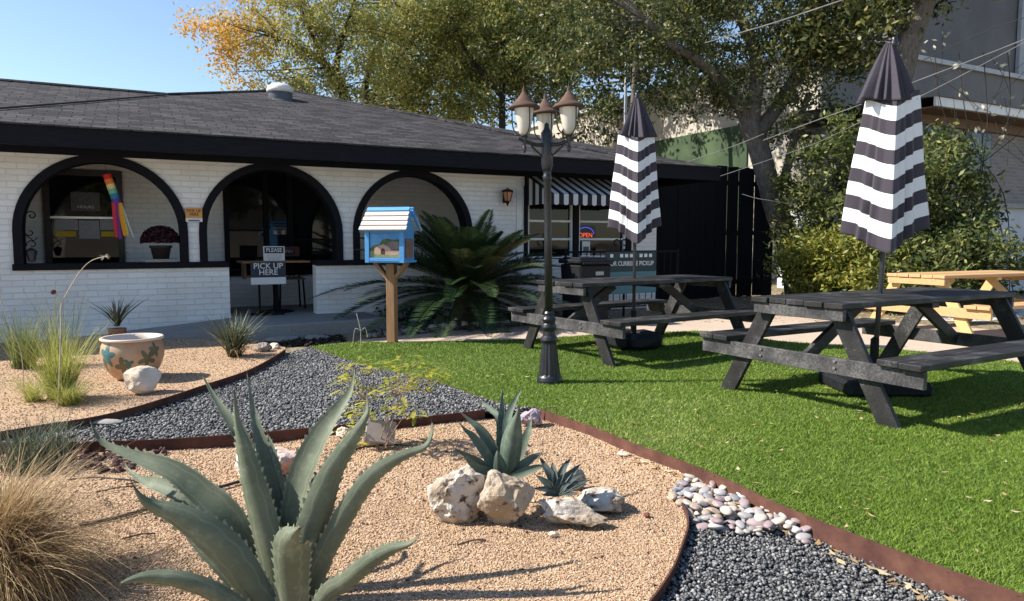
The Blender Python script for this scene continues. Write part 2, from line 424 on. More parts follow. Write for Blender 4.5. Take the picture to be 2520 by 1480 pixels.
# bark chips and crumbs lying on the sand
px, py = scatter(sand_front_poly, 55, ymin=2.0)
px2, py2 = scatter(sand_up_poly, 10, ymax=8)
stones('bark_crumbs', np.concatenate([px, px2]), np.concatenate([py, py2]), np.concatenate([-.046 + sand_h(px, py), .049 + sand_h(px2, py2)]), .004, .011, tint_mat('bark_crumb', [(0, (.05, .03, .02)), (.6, (.16, .09, .06)), (1, (.35, .25, .18))]), 'oct', .6)

# turf blades
def blades(name, px, py, z, h, wd, mat_, lean=.45, seg=1, tint=None, kind='stuff'):
    n = len(px); th = rng.uniform(0, 2 * np.pi, n); dx, dy = np.cos(th), np.sin(th)
    hh = h * rng.uniform(.6, 1.25, n); ww = wd * rng.uniform(.7, 1.3, n)
    ph = rng.uniform(0, 2 * np.pi, n); ln = hh * rng.uniform(.1, lean * 2, n)
    base = np.stack([px, py, np.zeros(n) + z], -1); side = np.stack([dx * ww / 2, dy * ww / 2, np.zeros(n)], -1)
    tip = base + np.stack([np.cos(ph) * ln, np.sin(ph) * ln, hh], -1)
    v = np.stack([base - side, base + side, tip], 1).reshape(-1, 3)
    f = np.arange(n * 3).reshape(-1, 3)
    return props(np_mesh(name, v, f, mat_, tint=rng.uniform(0, 1, n) if tint is None else tint), kind=kind)
M_BLADE = leaf_mat('turf_blade', [(0, (.085, .145, .012)), (.5, (.165, .26, .03)), (.85, (.25, .34, .055)), (1, (.44, .44, .17))], .3, .6)
parts = []
for y0, y1, d in ((2.0, 3.2, 24000), (3.2, 4.5, 14000), (4.5, 6.2, 7500), (6.2, 10, 4000)):
    parts.append(scatter(lawn_poly, d, ymin=y0, ymax=y1))
px = np.concatenate([p[0] for p in parts]); py = np.concatenate([p[1] for p in parts])
wd = np.interp(py, [2, 4, 7, 9], [.0040, .0055, .009, .012])
tn = np.clip(rng.uniform(0, 1, len(px)) * .75 + .12 + 20 * sand_h(px * .45 + 3, py * .45) , 0, 1)
blades('grass', px, py, 0.0, .017, wd, M_BLADE, .9, tint=tn)

# fallen leaves: curled little quads
def litter(name, px, py, z, s0, s1, mat_):
    n = len(px); s = rng.uniform(s0, s1, n); a = s * rng.uniform(.18, .5, n); th = rng.uniform(0, 2 * np.pi, n)
    c, sn = np.cos(th), np.sin(th); cu = s * rng.uniform(0, .35, n)
    loc = np.array([(-1, 0), (0, -1), (1, 0), (0, 1)], float)
    X = loc[None, :, 0] * s[:, None]; Y = loc[None, :, 1] * a[:, None]
    Z = np.stack([cu, np.zeros(n), cu * rng.uniform(.2, 1.2, n), cu * .3], 1) + .003
    v = np.stack([px[:, None] + X * c[:, None] - Y * sn[:, None], py[:, None] + X * sn[:, None] + Y * c[:, None], Z + (z if np.isscalar(z) else z[:, None])], -1)
    f = np.array([(0, 1, 2, 3)])[None] + (np.arange(n) * 4)[:, None, None]
    return props(np_mesh(name, v.reshape(-1, 3), f.reshape(-1, 4), mat_, tint=rng.uniform(0, 1, n)), kind='stuff')
M_DRY = leaf_mat('dry_leaf', [(0, (.22, .12, .055)), (.4, (.42, .28, .13)), (.8, (.58, .45, .25)), (1, (.66, .60, .42))], .2, .8)
a = scatter(lawn_poly, 17, ymin=2.0, ymax=4.6); k = a[0] > .2
b = scatter(lawn_poly, 8, ymin=4.6)
c_ = scatter(lawn_poly, 120, ymin=2.1, ymax=3.0); kk = c_[0] > np.interp(c_[1], [2.1, 3], [1.75, 2.1])
px = np.concatenate([a[0][k], b[0], c_[0][kk]]); py = np.concatenate([a[1][k], b[1], c_[1][kk]])
litter('fallen_leaves', px, py, .022, .010, .026, M_DRY)
e_ = []
for i in range(3, len(EDGE_LAWN) - 1):
    p, q = EDGE_LAWN[i], EDGE_LAWN[i + 1]
    for k in range(14):
        t = random.random(); pp = p.lerp(q, t); e_.append((pp.x - random.uniform(.02, .10), pp.y - random.uniform(.02, .08)))
litter('leaves_by_edging', np.array([p[0] for p in e_]), np.array([p[1] for p in e_]), np.array([-.045 if p[1] > 3.0 else -.066 for p in e_]), .012, .035, M_DRY)
far_poly = [(1.2, 10.0), (14, 10.0), (20, 20), (1.2, 20)]
px, py = scatter(far_poly, 90)
litter('leaf_litter', px, py, -.010, .02, .05, M_DRY)
# ------------------------------------------------------------------ restaurant building (local frame: x along the front, y into the building)
def brick_mat(name, c1, c2, mortar, bw=.21, rh=.070, bstr=.55, rough=.7):
    m, nt, bs = new_mat(name); bs.inputs['Roughness'].default_value = rough; bs.inputs['Specular IOR Level'].default_value = .3
    tc = N(nt, 'ShaderNodeTexCoord'); sp_ = N(nt, 'ShaderNodeSeparateXYZ'); cb = N(nt, 'ShaderNodeCombineXYZ')
    nt.links.new(tc.outputs['Object'], sp_.inputs[0])
    ad = N(nt, 'ShaderNodeMath', operation='ADD'); nt.links.new(sp_.outputs[0], ad.inputs[0]); nt.links.new(sp_.outputs[1], ad.inputs[1])
    nt.links.new(ad.outputs[0], cb.inputs[0]); nt.links.new(sp_.outputs[2], cb.inputs[1])
    wob = N(nt, 'ShaderNodeTexNoise', i_Scale=9.0, i_Detail=3.0); nt.links.new(tc.outputs['Object'], wob.inputs[0])
    vm = N(nt, 'ShaderNodeVectorMath', operation='MULTIPLY_ADD'); vm.inputs[1].default_value = (.03, .02, 0)
    nt.links.new(wob.outputs['Color'], vm.inputs[0]); nt.links.new(cb.outputs[0], vm.inputs[2])
    b = N(nt, 'ShaderNodeTexBrick'); b.inputs['Scale'].default_value = 1.0; b.inputs['Brick Width'].default_value = bw; b.inputs['Row Height'].default_value = rh
    b.inputs['Mortar Size'].default_value = .006; b.inputs['Mortar Smooth'].default_value = .35; b.inputs['Bias'].default_value = 0
    b.inputs['Color1'].default_value = rgba(c1); b.inputs['Color2'].default_value = rgba(c2); b.inputs['Mortar'].default_value = rgba(mortar)
    nt.links.new(vm.outputs[0], b.inputs[0])
    n2 = N(nt, 'ShaderNodeTexNoise', i_Scale=45.0, i_Detail=4.0); nt.links.new(tc.outputs['Object'], n2.inputs[0])
    n1 = N(nt, 'ShaderNodeTexNoise', i_Scale=1.2, i_Detail=6.0); nt.links.new(tc.outputs['Object'], n1.inputs[0])
    d = ramp(nt, n1.outputs[0], [(.35, (1, 1, 1)), (.75, (.86, .84, .80))])
    nt.links.new(mixc(nt, 1.0, b.outputs['Color'], d, 'MULTIPLY'), bs.inputs['Base Color'])
    inv = N(nt, 'ShaderNodeMath', operation='SUBTRACT'); inv.inputs[0].default_value = 1; nt.links.new(b.outputs['Fac'], inv.inputs[1])
    p = bump(nt, bs, inv.outputs[0], bstr, .012)
    bump(nt, bs, n2.outputs[0], .25, .006, p); return m
M_BRICK = brick_mat('white_painted_brick', (.90, .88, .86), (.83, .81, .79), (.80, .78, .765), bstr=.75)
M_BLACK = mat('black_painted_wood', (.007, .007, .010), (.012, .012, .016), 20, .7, .1, .003, (.4, 4, 4), spec=.12)
M_WHITE = mat('white_paint', (.78, .77, .75), (.70, .69, .67), 6, .55, .05)
M_CEIL = mat('porch_ceiling', (.62, .60, .55), (.55, .53, .49), 5, .8)
M_DKFRAME = mat('dark_brown_frame', (.025, .018, .014), (.035, .026, .02), 12, .4)
def glass_mat(name, c=(.006, .007, .008), rough=.03):
    m, nt, bs = new_mat(name); bs.inputs['Base Color'].default_value = rgba(c); bs.inputs['Roughness'].default_value = rough
    bs.inputs['Specular IOR Level'].default_value = .30
    co = coords(nt); n = N(nt, 'ShaderNodeTexNoise', i_Scale=1.6, i_Detail=1.0); nt.links.new(co, n.inputs[0]); bump(nt, bs, n.outputs[0], .05, .05)
    return m
M_GLASS = glass_mat('dark_window_glass')
def shingle_mat():
    m, nt, bs = new_mat('asphalt_shingles'); bs.inputs['Roughness'].default_value = .9; bs.inputs['Specular IOR Level'].default_value = .25
    tc = N(nt, 'ShaderNodeTexCoord')
    b = N(nt, 'ShaderNodeTexBrick'); b.inputs['Scale'].default_value = 1; b.inputs['Brick Width'].default_value = .24; b.inputs['Row Height'].default_value = .13
    b.inputs['Mortar Size'].default_value = .009; b.inputs['Mortar Smooth'].default_value = .5; b.inputs['Bias'].default_value = -.1
    b.inputs['Color1'].default_value = rgba((.024, .023, .026)); b.inputs['Color2'].default_value = rgba((.070, .067, .070)); b.inputs['Mortar'].default_value = rgba((.015, .015, .017))
    wob = N(nt, 'ShaderNodeTexNoise', i_Scale=3.5, i_Detail=4.0); nt.links.new(tc.outputs['Object'], wob.inputs[0])
    vm = N(nt, 'ShaderNodeVectorMath', operation='MULTIPLY_ADD'); vm.inputs[1].default_value = (.10, .05, 0)
    nt.links.new(wob.outputs['Color'], vm.inputs[0]); nt.links.new(tc.outputs['Object'], vm.inputs[2]); nt.links.new(vm.outputs[0], b.inputs[0])
    n1 = N(nt, 'ShaderNodeTexNoise', i_Scale=2.2, i_Detail=8.0, i_Roughness=.7); nt.links.new(tc.outputs['Object'], n1.inputs[0])
    n2 = N(nt, 'ShaderNodeTexNoise', i_Scale=60.0, i_Detail=3.0); nt.links.new(tc.outputs['Object'], n2.inputs[0])
    c = mixc(nt, 1.0, b.outputs['Color'], ramp(nt, n1.outputs[0], [(.3, (.75, .72, .72)), (.7, (1.35, 1.3, 1.25))]), 'MULTIPLY')
    c = mixc(nt, 1.0, c, ramp(nt, n2.outputs[0], [(.3, (.6, .6, .6)), (.7, (1.4, 1.4, 1.4))]), 'MULTIPLY')
    nt.links.new(c, bs.inputs['Base Color'])
    inv = N(nt, 'ShaderNodeMath', operation='SUBTRACT'); inv.inputs[0].default_value = 1; nt.links.new(b.outputs['Fac'], inv.inputs[1])
    p = bump(nt, bs, inv.outputs[0], 1.0, .05); bump(nt, bs, n2.outputs[0], .6, .015, p); return m
M_SHINGLE = shingle_mat()

house = empty('restaurant_building', P0, HROT, 'low white painted brick restaurant with black arches and a dark shingle roof', 'building')
ARCH = [(-.19, 1.61), (1.745, 3.545), (3.70, 5.50)]; SILL = .81; SPR = 1.25; AR = .90
TOPZ = 2.30; XL, XR = -5.0, 6.40
def arch_pts(x0, x1, r, n=28):
    c = (x0 + x1) / 2
    return [(c - r * math.cos(math.pi * k / n), SPR + r * math.sin(math.pi * k / n)) for k in range(n + 1)]
wl = MB()
poly = [(XL, SILL)]
for (a, b) in ARCH:
    c = (a + b) / 2; r = .87
    poly += [(c - r, SILL)] + arch_pts(a, b, r) + [(c + r, SILL)]
poly += [(XR, SILL), (XR, TOPZ), (XL, TOPZ)]
wl.prism_xz(poly, 0, .2)
wl.box(((XL + 2.08) / 2, .1, (SILL - .15) / 2), (2.08 - XL, .2, SILL + .15))
wl.box(((3.18 + XR) / 2, .1, (SILL - .15) / 2), (XR - 3.18, .2, SILL + .15))
wl.build('arcade_wall', M_BRICK, house)
for (a, b) in ARCH:
    c = (a + b) / 2; tr = MB(); ro, ri = .905, .812
    po = [(c - ro, SILL + .06)] + arch_pts(a, b, ro) + [(c + ro, SILL + .06)]
    pi_ = [(c - ri, SILL + .06)] + arch_pts(a, b, ri) + [(c + ri, SILL + .06)]
    for k in range(len(po) - 1):
        tr.prism_xz([pi_[k], pi_[k + 1], po[k + 1], po[k]], -.032, .225)
    tr.build('arch_trim', M_BLACK, house)
sl_ = MB()
sl_.box((.932, .10, SILL + .032), (2.29, .29, .075)); sl_.build('window_ledge', M_BLACK, house, bevel=.006)
sl_ = MB(); sl_.box(((3.18 + 5.52) / 2, .10, SILL + .032), (5.52 - 3.18, .29, .075)); sl_.build('window_ledge', M_BLACK, house, bevel=.006)
# frieze and soffit, fascia
fz = MB(); fz.box(((XL + 8.45) / 2, -.016, 2.205), (8.45 - XL, .028, .15)); fz.build('frieze_board', M_BLACK, house)
so_ = MB(); so_.box(((XL + 9.75) / 2, .45, 2.292), (9.75 - XL, 2.28, .02)); so_.build('soffit', M_BLACK, house)
fa = MB()
fa.box(((XL + 9.75) / 2, -.70, 2.255), (9.75 - XL, .035, .225)); fa.box((9.75, 2.2, 2.255), (.035, 5.76, .225))
fa.build('fascia_board', M_BLACK, house)
# porch
pw = MB(); pw.box(((XL + .0) / 2 - .02, 1.7, 1.2), (0 - XL - .04, .2, 2.2)); pw.box(((.90 + 2.20) / 2, 1.7, 1.2), (1.30, .2, 2.2))
pw.box(((4.02 + 6.4) / 2, 1.7, 1.2), (2.38, .2, 2.2)); pw.box((3.11, 1.7, .38), (1.82, .2, .5)); pw.box((.43, 1.7, 2.21), (.94, .2, .20))
pw.build('back_wall', M_BRICK, house)
ew = MB(); ew.box((XL + .1, .9, 1.2), (.2, 1.38, 2.18)); ew.build('porch_end_wall', M_BRICK, house)
ew = MB(); ew.box((6.3, .9, 1.2), (.196, 1.38, 2.18)); ew.build('porch_end_wall', M_BRICK, house)
cl = MB(); cl.box(((XL + 6.2) / 2 + .1, .905, 2.24), (6.0 - XL, 1.36, .04)); cl.build('porch_ceiling', M_CEIL, house)
pl = MB(); pl.prism([(XL, .2), (2.0, .2), (2.0, -1.12), (3.85, -1.0), (3.85, .2), (6.4, .2), (6.4, 1.6), (XL, 1.6)], -.1, .15)
pl.build('porch_slab', M_CONC2, house, bevel=.012)
rp = MB(); rp.add([(.2, -.02, .0), (.2, -.95, .0), (2.0, -1.06, .145), (2.0, -.02, .145), (.2, -.02, -.1), (.2, -.95, -.1), (2.0, -1.06, -.1), (2.0, -.02, -.1)],
                  [(0, 1, 2, 3), (1, 5, 6, 2), (0, 4, 5, 1), (2, 6, 7, 3), (3, 7, 4, 0), (4, 7, 6, 5)]); rp.build('entry_ramp', M_CONC2, house)
# porch door behind the first arch
dr = empty('door', (0, 0, 0)); dr.parent = house
f = MB(); f.box((.0, 1.58, 1.12), (.075, .09, 1.94)); f.box((.86, 1.58, 1.12), (.075, .09, 1.94)); f.box((.43, 1.58, 2.06), (.785, .09, .075)); f.box((.43, 1.59, .25), (.785, .06, .2))
f.build('door_frame', M_DKFRAME, dr)
f = MB(); f.box((.43, 1.605, 1.18), (.785, .012, 1.69)); f.build('door_glass', M_GLASS, dr)
M_PAPER = flat_mat('paper', (.72, .72, .70), .8); M_PAPERG = mat('printed_paper', (.5, .5, .5), (.32, .33, .36), 60, .8); M_YEL = flat_mat('yellow_strip', (.75, .50, .04), .7)
M_POSTER = mat('dark_poster', (.03, .03, .035), (.09, .09, .1), 40, .4)
for nm, x0, x1, z0, z1, m_ in (('dark_poster', .28, .62, 1.55, 1.80, M_POSTER), ('printed_notice', .36, .60, 1.17, 1.42, M_PAPERG), ('yellow_notice', .09, .32, 1.20, 1.27, M_YEL), ('yellow_notice', .62, .80, 1.20, 1.27, M_YEL),
                               ('notice_band', .09, .35, 1.29, 1.43, M_PAPERG), ('notice_band', .61, .80, 1.29, 1.43, M_PAPERG)):
    f = MB(); f.box(((x0 + x1) / 2, 1.597, (z0 + z1) / 2), (x1 - x0, .004, z1 - z0)); f.build(nm, m_, dr)
f = MB(); f.box((.43, 1.58, 1.455), (.785, .05, .03)); f.build('push_bar', mat('steel', (.5, .5, .5), None, 9, .3, metal=1.0), dr)
text_mesh('lettering', 'HOURS', .05, M_PAPER, dr, (.45, 1.593, 1.60), xscale=1.2)
# storefront behind the second arch
sf = empty('storefront_window', (0, 0, 0)); sf.parent = house
f = MB()
for x in (2.235, 2.80, 3.15, 3.985): f.box((x, 1.58, 1.42), (.07, .09, 1.62))
f.box((3.11, 1.582, 2.20), (1.82, .085, .07)); f.box((3.11, 1.582, .64), (1.82, .085, .05)); f.box((2.52, 1.582, 1.30), (.5, .06, .03)); f.box((3.57, 1.582, 1.16), (.76, .06, .03))
f.build('window_frame', M_BLACK, sf)
for x0, x1 in ((2.27, 2.765), (2.835, 3.115), (3.185, 3.95)):
    f = MB(); f.box(((x0 + x1) / 2, 1.605, 1.42), (x1 - x0, .012, 1.53)); f.build('pane', M_GLASS, sf)
for x in (2.93, 3.05): f = MB(); f.box((x, 1.595, 1.27), (.05, .006, .06)); f.build('window_sticker', M_PAPERG, sf)
# main body behind the porch and the take-out window bay
bd = MB(); bd.box(((XL + 9.0) / 2, 5.4, 1.2), (9.0 - XL, 7.2, 2.15)); bd.build('rear_wall', M_BRICK, house)
bay = MB(); bay.box((7.425, .1, .39), (2.05, .2, .92)); bay.box((8.73, .1, 1.1), (.54, .2, 2.38)); bay.box((8.9, .995, 1.1), (.2, 1.59, 2.38)); bay.build('bay_wall', M_BRICK, house)
bt = MB(); bt.box((7.43, .1, 2.13), (2.06, .2, .30)); bt.box((6.42, .085, 1.41), (.06, .23, 1.16)); bt.box((7.345, .085, 1.41), (.10, .23, 1.14)); bt.box((8.40, .085, 1.41), (.10, .23, 1.14)); bt.build('bay_trim', M_BLACK, house)
tb = MB(); tb.box((6.30, -.012, 1.08), (.09, .02, 1.98)); tb.build('corner_board', M_WHITE, house)
for x0, x1 in ((6.455, 7.29), (7.40, 8.345)):
    wn = empty('window', (0, 0, 0)); wn.parent = house
    f = MB(); t = .035
    f.box((x0 + t / 2, .03, 1.415), (t, .05, 1.13)); f.box((x1 - t / 2, .03, 1.415), (t, .05, 1.13))
    for z in (.87, 1.155, 1.44): f.box(((x0 + x1) / 2, .032, z + .012), (x1 - x0 - 2 * t, .046, .032))
    f.build('window_frame', M_WHITE, wn)
    f = MB(); f.box(((x0 + x1) / 2, .05, 1.415), (x1 - x0 - 2 * t, .01, 1.12)); f.build('pane', M_GLASS, wn)
# roof
def Fz(y): return 2.372 + .31 * (y + .7)
LIFT = .012
ap = (3.79, 4.6, Fz(4.6)); RV = 2.45
rf = MB()
front = [(XL, -.72, Fz(-.72)), (8.35, -.72, Fz(-.72)), ap, (1.55, RV, Fz(RV)), (XL, RV, Fz(RV))]
rf.add(front, [(0, 1, 2, 3, 4)])
rf.add([(8.35, -.72, Fz(-.72)), (9.78, -.72, Fz(-.72) - .002), (9.78, 5.2, 2.62), (8.9, 5.2, 2.66), ap], [(0, 1, 2, 3, 4)])
rf.add([(XL, RV, Fz(RV)), (1.55, RV, Fz(RV)), (1.55, 5.6, Fz(RV) - .9), (XL, 5.6, Fz(RV) - .9)], [(0, 1, 2, 3)])
rf.add([(1.55, RV, Fz(RV)), ap, (3.79, 9.3, 2.5), (1.55, 9.3, 2.5), (1.55, 5.6, Fz(RV) - .9)], [(0, 1, 2, 3, 4)])
rf.add([ap, (8.9, 5.2, 2.66), (8.9, 9.3, 2.5), (3.79, 9.3, 2.5)], [(0, 1, 2, 3)])
rf.add([(XL, 5.6, Fz(RV) - .9), (1.55, 5.6, Fz(RV) - .9), (1.55, 9.3, 2.5), (XL, 9.3, 2.5)], [(0, 1, 2, 3)])
roof = rf.build('roof', M_SHINGLE, house)
de = MB(); de.box(((XL + 9.75) / 2, -.728, Fz(-.72) - .006), (9.77 - XL, .03, .016)); de.build('drip_edge', M_SHINGLE, house)
# ridge caps
rc = MB(); rc.tube([(XL, RV, Fz(RV)), (1.55, RV, Fz(RV)), ap], .035, 6); rc.tube([ap, (8.35, -.72, Fz(-.72) + .0)], .03, 6); rc.build('ridge_cap', M_SHINGLE, house)
# round vent near the apex
def Froof(u, v):
    r = Vector(ray(u, v)); c = Vector((0, 0, HC)) - P0
    a = r.z - .31 * r.dot(EY); t = (2.372 + .31 * (c.dot(EY) + .7) - HC) / a
    X = c + r * t; return Vector((X.dot(EX), X.dot(EY), Fz(X.dot(EY))))
vp = Froof(690, 243)
vt = MB(); vt.lathe([(.205, -.09), (.205, .02), (.195, .12)], vp, 24, cap=False); vt.lathe([(.30, -.11), (.30, -.09), (.21, -.04)], vp, 20, cap=False)
vt.build('roof_vent', flat_mat('grey_vent_metal', (.08, .085, .10), .4), roof, smooth=True)
vt = MB(); vt.lathe([(.19, .09), (.225, .10), (.228, .14), (.21, .19), (.14, .24), (.0, .265)], vp, 24); vt.build('vent_cap', flat_mat('white_vent_cap', (.72, .68, .60), .45), roof, smooth=True)

# ------------------------------------------------------------------ awning over the take-out window
aw = empty('awning', HW(7.4, 0, 1.7), HROT, 'black and white striped awning over the take-out window', 'awning')
M_AWW = flat_mat('awning_white', (.52, .52, .52), .8); M_AWB = flat_mat('awning_black', (.014, .014, .018), .8)
cv = MB(); x0, x1, n = 6.43, 8.36, 23; P_ = .70; dx = (x1 - x0) / n; O = Vector((7.4, 0, 1.7))
for k in range(n):
    cv.cur = k % 2; a, b = x0 + k * dx - O.x, x0 + (k + 1) * dx - O.x
    cv.add([(a, -.005, .45), (b, -.005, .45), (b, -P_, .14), (a, -P_, .14), (a, -.005, .438), (b, -.005, .438), (b, -P_, .128), (a, -P_, .128)], [(0, 3, 2, 1), (4, 5, 6, 7), (0, 4, 7, 3), (1, 2, 6, 5)])
cv.build('awning_canopy', [M_AWB, M_AWW], aw, fix=False)
va = MB()
for k in range(n):
    va.cur = k % 2; a, b = x0 + k * dx - O.x, x0 + (k + 1) * dx - O.x; pts = []
    for q in range(7):
        t = q / 6; pts.append((lerp(a, b, t), -.012 - .022 * math.sin(math.pi * t)))
    va.prism_xz([(a, .135), (b, .135)] + [(lerp(b, a, t / 6), -.012 - .018 * math.sin(math.pi * t / 6)) for t in range(7)], -P_ - .004, -P_ + .004)
va.build('valance', [M_AWB, M_AWW], aw)
for xs in (x0, x1):
    sd = MB(); m_ = 7
    for k in range(m_):
        sd.cur = k % 2; ya, yb = -P_ * k / m_, -P_ * (k + 1) / m_; za, zb = .45 - .31 * k / m_, .45 - .31 * (k + 1) / m_
        xx = xs - O.x
        sd.add([(xx - .003, ya, za), (xx - .003, yb, zb), (xx - .003, yb, -.012), (xx - .003, ya, -.012), (xx + .003, ya, za), (xx + .003, yb, zb), (xx + .003, yb, -.012), (xx + .003, ya, -.012)], [(0, 1, 2, 3), (7, 6, 5, 4), (0, 4, 5, 1), (2, 6, 7, 3)])
    sd.build('awning_side', [M_AWB, M_AWW], aw, fix=False)

# ------------------------------------------------------------------ things on and in the building
def H_empty(name, x, y, z, label, cat, group=None): return empty(name, HW(x, y, z), HROT, label, cat, group)
# wall lantern
p = HL(1241, 484, 0)
wlt = H_empty('wall_lantern', p.x, 0, p.z, 'bronze lantern on the white wall between the third arch and the awning', 'wall lamp')
f = MB(); f.lathe([(.0, .12), (.02, .11), (.09, .085), (.10, .07), (.085, .06)], (0, -.11, 0), 6); f.lathe([(.05, -.075), (.035, -.09), (.02, -.12), (.0, -.16)], (0, -.11, 0), 6)
for k in range(6):
    th = k * math.pi / 3; f.tube([(.085 * math.cos(th), -.11 + .085 * math.sin(th), .065), (.05 * math.cos(th), -.11 + .05 * math.sin(th), -.08)], .006, 4)
f.tube([(0, 0, .04), (0, -.05, .08), (0, -.11, .12)], .012, 6); f.box((0, -.008, .0), (.06, .016, .2)); f.build('lantern_frame', mat('bronze', (.07, .035, .022), (.03, .02, .016), 14, .4, metal=.5), wlt)
f = MB(); f.lathe([(.0, .06), (.075, .058), (.043, -.07), (.0, -.072)], (0, -.11, 0), 6); f.build('lantern_glass', flat_mat('amber_glass', (.55, .25, .14), .2), wlt)

# neon sign: OPEN
p = HL(1440, 573, .03)
ns = H_empty('neon_sign', p.x, .02, p.z, 'OPEN neon sign with blue arc in the take-out window', 'neon sign')
f = MB(); f.box((0, .012, 0), (.40, .012, .23)); f.build('sign_back', flat_mat('sign_black', (.008, .008, .012), .3), ns)
f = MB(); f.tube([(.16 * math.cos(t), -.004, -.02 + .105 * math.sin(t)) for t in [math.pi * k / 20 for k in range(21)]], .006, 6)
f.build('neon_arc', flat_mat('blue_neon', (.05, .06, .5), .4, emit=(.10, .12, .9), es=.55), ns)
text_mesh('lettering', 'OPEN', .105, flat_mat('red_neon', (.5, .04, .03), .4, emit=(.95, .13, .06), es=.5), ns, (0, -.002, -.045), extrude=.003, weight=.0)
# paper notice in window below it
p = HL(1441, 613, .03)
pn = H_empty('window_notice', p.x, .018, p.z, 'white paper notice taped in the window under the neon sign', 'notice')
f = MB(); f.box((0, 0, 0), (.155, .004, .245)); f.build('sheet', M_PAPER, pn)
f = MB(); f.box((0, -.003, -.0), (.11, .003, .075)); f.box((0, -.003, -.085), (.10, .003, .02)); f.build('print', flat_mat('dark_print', (.10, .13, .12), .8), pn)

# sign between the arches
p = HL(477, 527, -.03)
sg = H_empty('pickup_sign', p.x, -.045, p.z, 'small orange sign on the pillar between the first two arches', 'sign')
f = MB(); f.box((0, 0, .012), (.19, .012, .13)); f.build('orange_panel', mat('orange_board', (.70, .34, .10), (.62, .28, .08), 15, .6), sg)
f = MB(); f.box((0, -.001, -.075), (.19, .012, .045)); f.build('white_panel', M_PAPER, sg)
f = MB(); f.box((0, -.008, -.082), (.13, .003, .018)); f.build('print', flat_mat('blue_print', (.12, .16, .35), .8), sg)
text_mesh('lettering', 'PICK UP\nHERE', .050, flat_mat('brown_ink', (.10, .03, .02), .8), sg, (0, -.008, .016), weight=.0004, xscale=.9, space=.84)

# rainbow windsock in first arch
p = HL(263, 430, .25)
wk = H_empty('windsock', p.x, .22, p.z, 'rainbow striped windsock with long tails hanging in the first arch', 'windsock')
cols = [(.62, .03, .03), (.80, .22, .03), (.85, .62, .30), (.20, .50, .30), (.03, .22, .40), (.14, .05, .32)]
mats_ = [flat_mat('windsock_%s' % n_, c, .7) for n_, c in zip(('red', 'orange', 'cream', 'green', 'blue', 'violet'), cols)]
tl = MB(); d_ = Vector((.095, 0, -.345)); b0 = Vector((0, 0, 0))
rr = .05
for k in range(6):
    tl.cur = k; q0 = b0 + d_ * (k / 6 * 1.0); q1 = b0 + d_ * ((k + 1) / 6 * 1.0)
    tl.tube([q0, q1], [rr, rr * .98], 12, cap=False)
tl.build('windsock_tube', mats_, wk, smooth=True, fix=False)
tmats = [flat_mat('tail_red', (.55, .03, .06), .7), flat_mat('tail_violet', (.22, .04, .25), .7), flat_mat('tail_orange', (.80, .32, .03), .7), flat_mat('tail_yellow', (.80, .58, .05), .7), flat_mat('tail_white', (.7, .7, .68), .7)]
for k, (ox, ex_, ez, wd_) in enumerate(((-.035, .075, -.76, .045), (-.01, .115, -.78, .04), (.02, .165, -.74, .045), (.035, .195, -.73, .032), (.045, .265, -.78, .012))):
    tt = MB(); pts = [Vector((.095 + ox, -.03 + .012 * k, -.335)), Vector((lerp(.095 + ox, ex_, .5) - .005, -.03 + .015 * k, lerp(-.335, ez, .5))), Vector((ex_, -.02 + .012 * k, ez))]
    pts = catmull(pts, 5)
    for i in range(len(pts) - 1):
        a, b = pts[i], pts[i + 1]; w0 = wd_ * (1 - .25 * i / len(pts)) / 2; w1 = wd_ * (1 - .25 * (i + 1) / len(pts)) / 2
        tt.add([a + Vector((-w0, 0, 0)), a + Vector((w0, 0, 0)), b + Vector((w1, 0, 0)), b + Vector((-w1, 0, 0)), a + Vector((-w0, .003, 0)), a + Vector((w0, .003, 0)), b + Vector((w1, .003, 0)), b + Vector((-w1, .003, 0))], [(0, 3, 2, 1), (4, 5, 6, 7), (0, 4, 7, 3), (1, 2, 6, 5)])
    tt.build('tail', tmats[k], wk, fix=False)
f = MB(); f.tube([(0, 0, 0), (-.01, 0, .10), (-.03, 0, .22)], .002, 4); f.build('cord', M_BLACK, wk)

# potted mum on the ledge
p = HL(397, 645, .10)
mm = H_empty('potted_mum', p.x, .10, SILL + .07, 'dark potted mum with burgundy flowers on the ledge of the first arch', 'potted plant')
f = MB(); f.box((0, 0, .02), (.36, .26, .035)); f.build('stand', mat('grey_board', (.28, .27, .25), None, 10, .8), mm)
f = MB(); f.lathe([(.09, .04), (.115, .17), (.13, .18), (.13, .205), (.115, .205), (.10, .17)], (0, 0, 0), 20); f.build('pot', flat_mat('dark_plastic_pot', (.03, .022, .022), .5), mm, smooth=True)
n = 2600; u_ = rng.normal(size=(n, 3)); u_ /= np.linalg.norm(u_, axis=1)[:, None]; u_[:, 2] = np.abs(u_[:, 2]) * 1.0 - .15
c_ = u_ * np.array([.215, .18, .20]) * rng.uniform(.86, 1.05, (n, 1)) + np.array([0, 0, .27])
def leaf_quads(c, size, n_, aspect=.5, dirs=None, droop=0.0):
    """n_ diamond leaves centred on c"""
    m = rand_rot(n_); s = size[:, None] if not np.isscalar(size) else np.full((n_, 1), size)
    ax, ay = m[:, :, 0], m[:, :, 1]
    if dirs is not None: ax = dirs
    if dirs is not None:
        ay = np.cross(ax, m[:, :, 2]); ay /= np.linalg.norm(ay, axis=1)[:, None] + 1e-9
    v = np.stack([c - ax * s, c - ay * s * aspect, c + ax * s, c + ay * s * aspect], 1)
    return v.reshape(-1, 3), np.arange(n_ * 4).reshape(-1, 4)
v_, f_ = leaf_quads(c_, rng.uniform(.012, .022, n), n, .7)
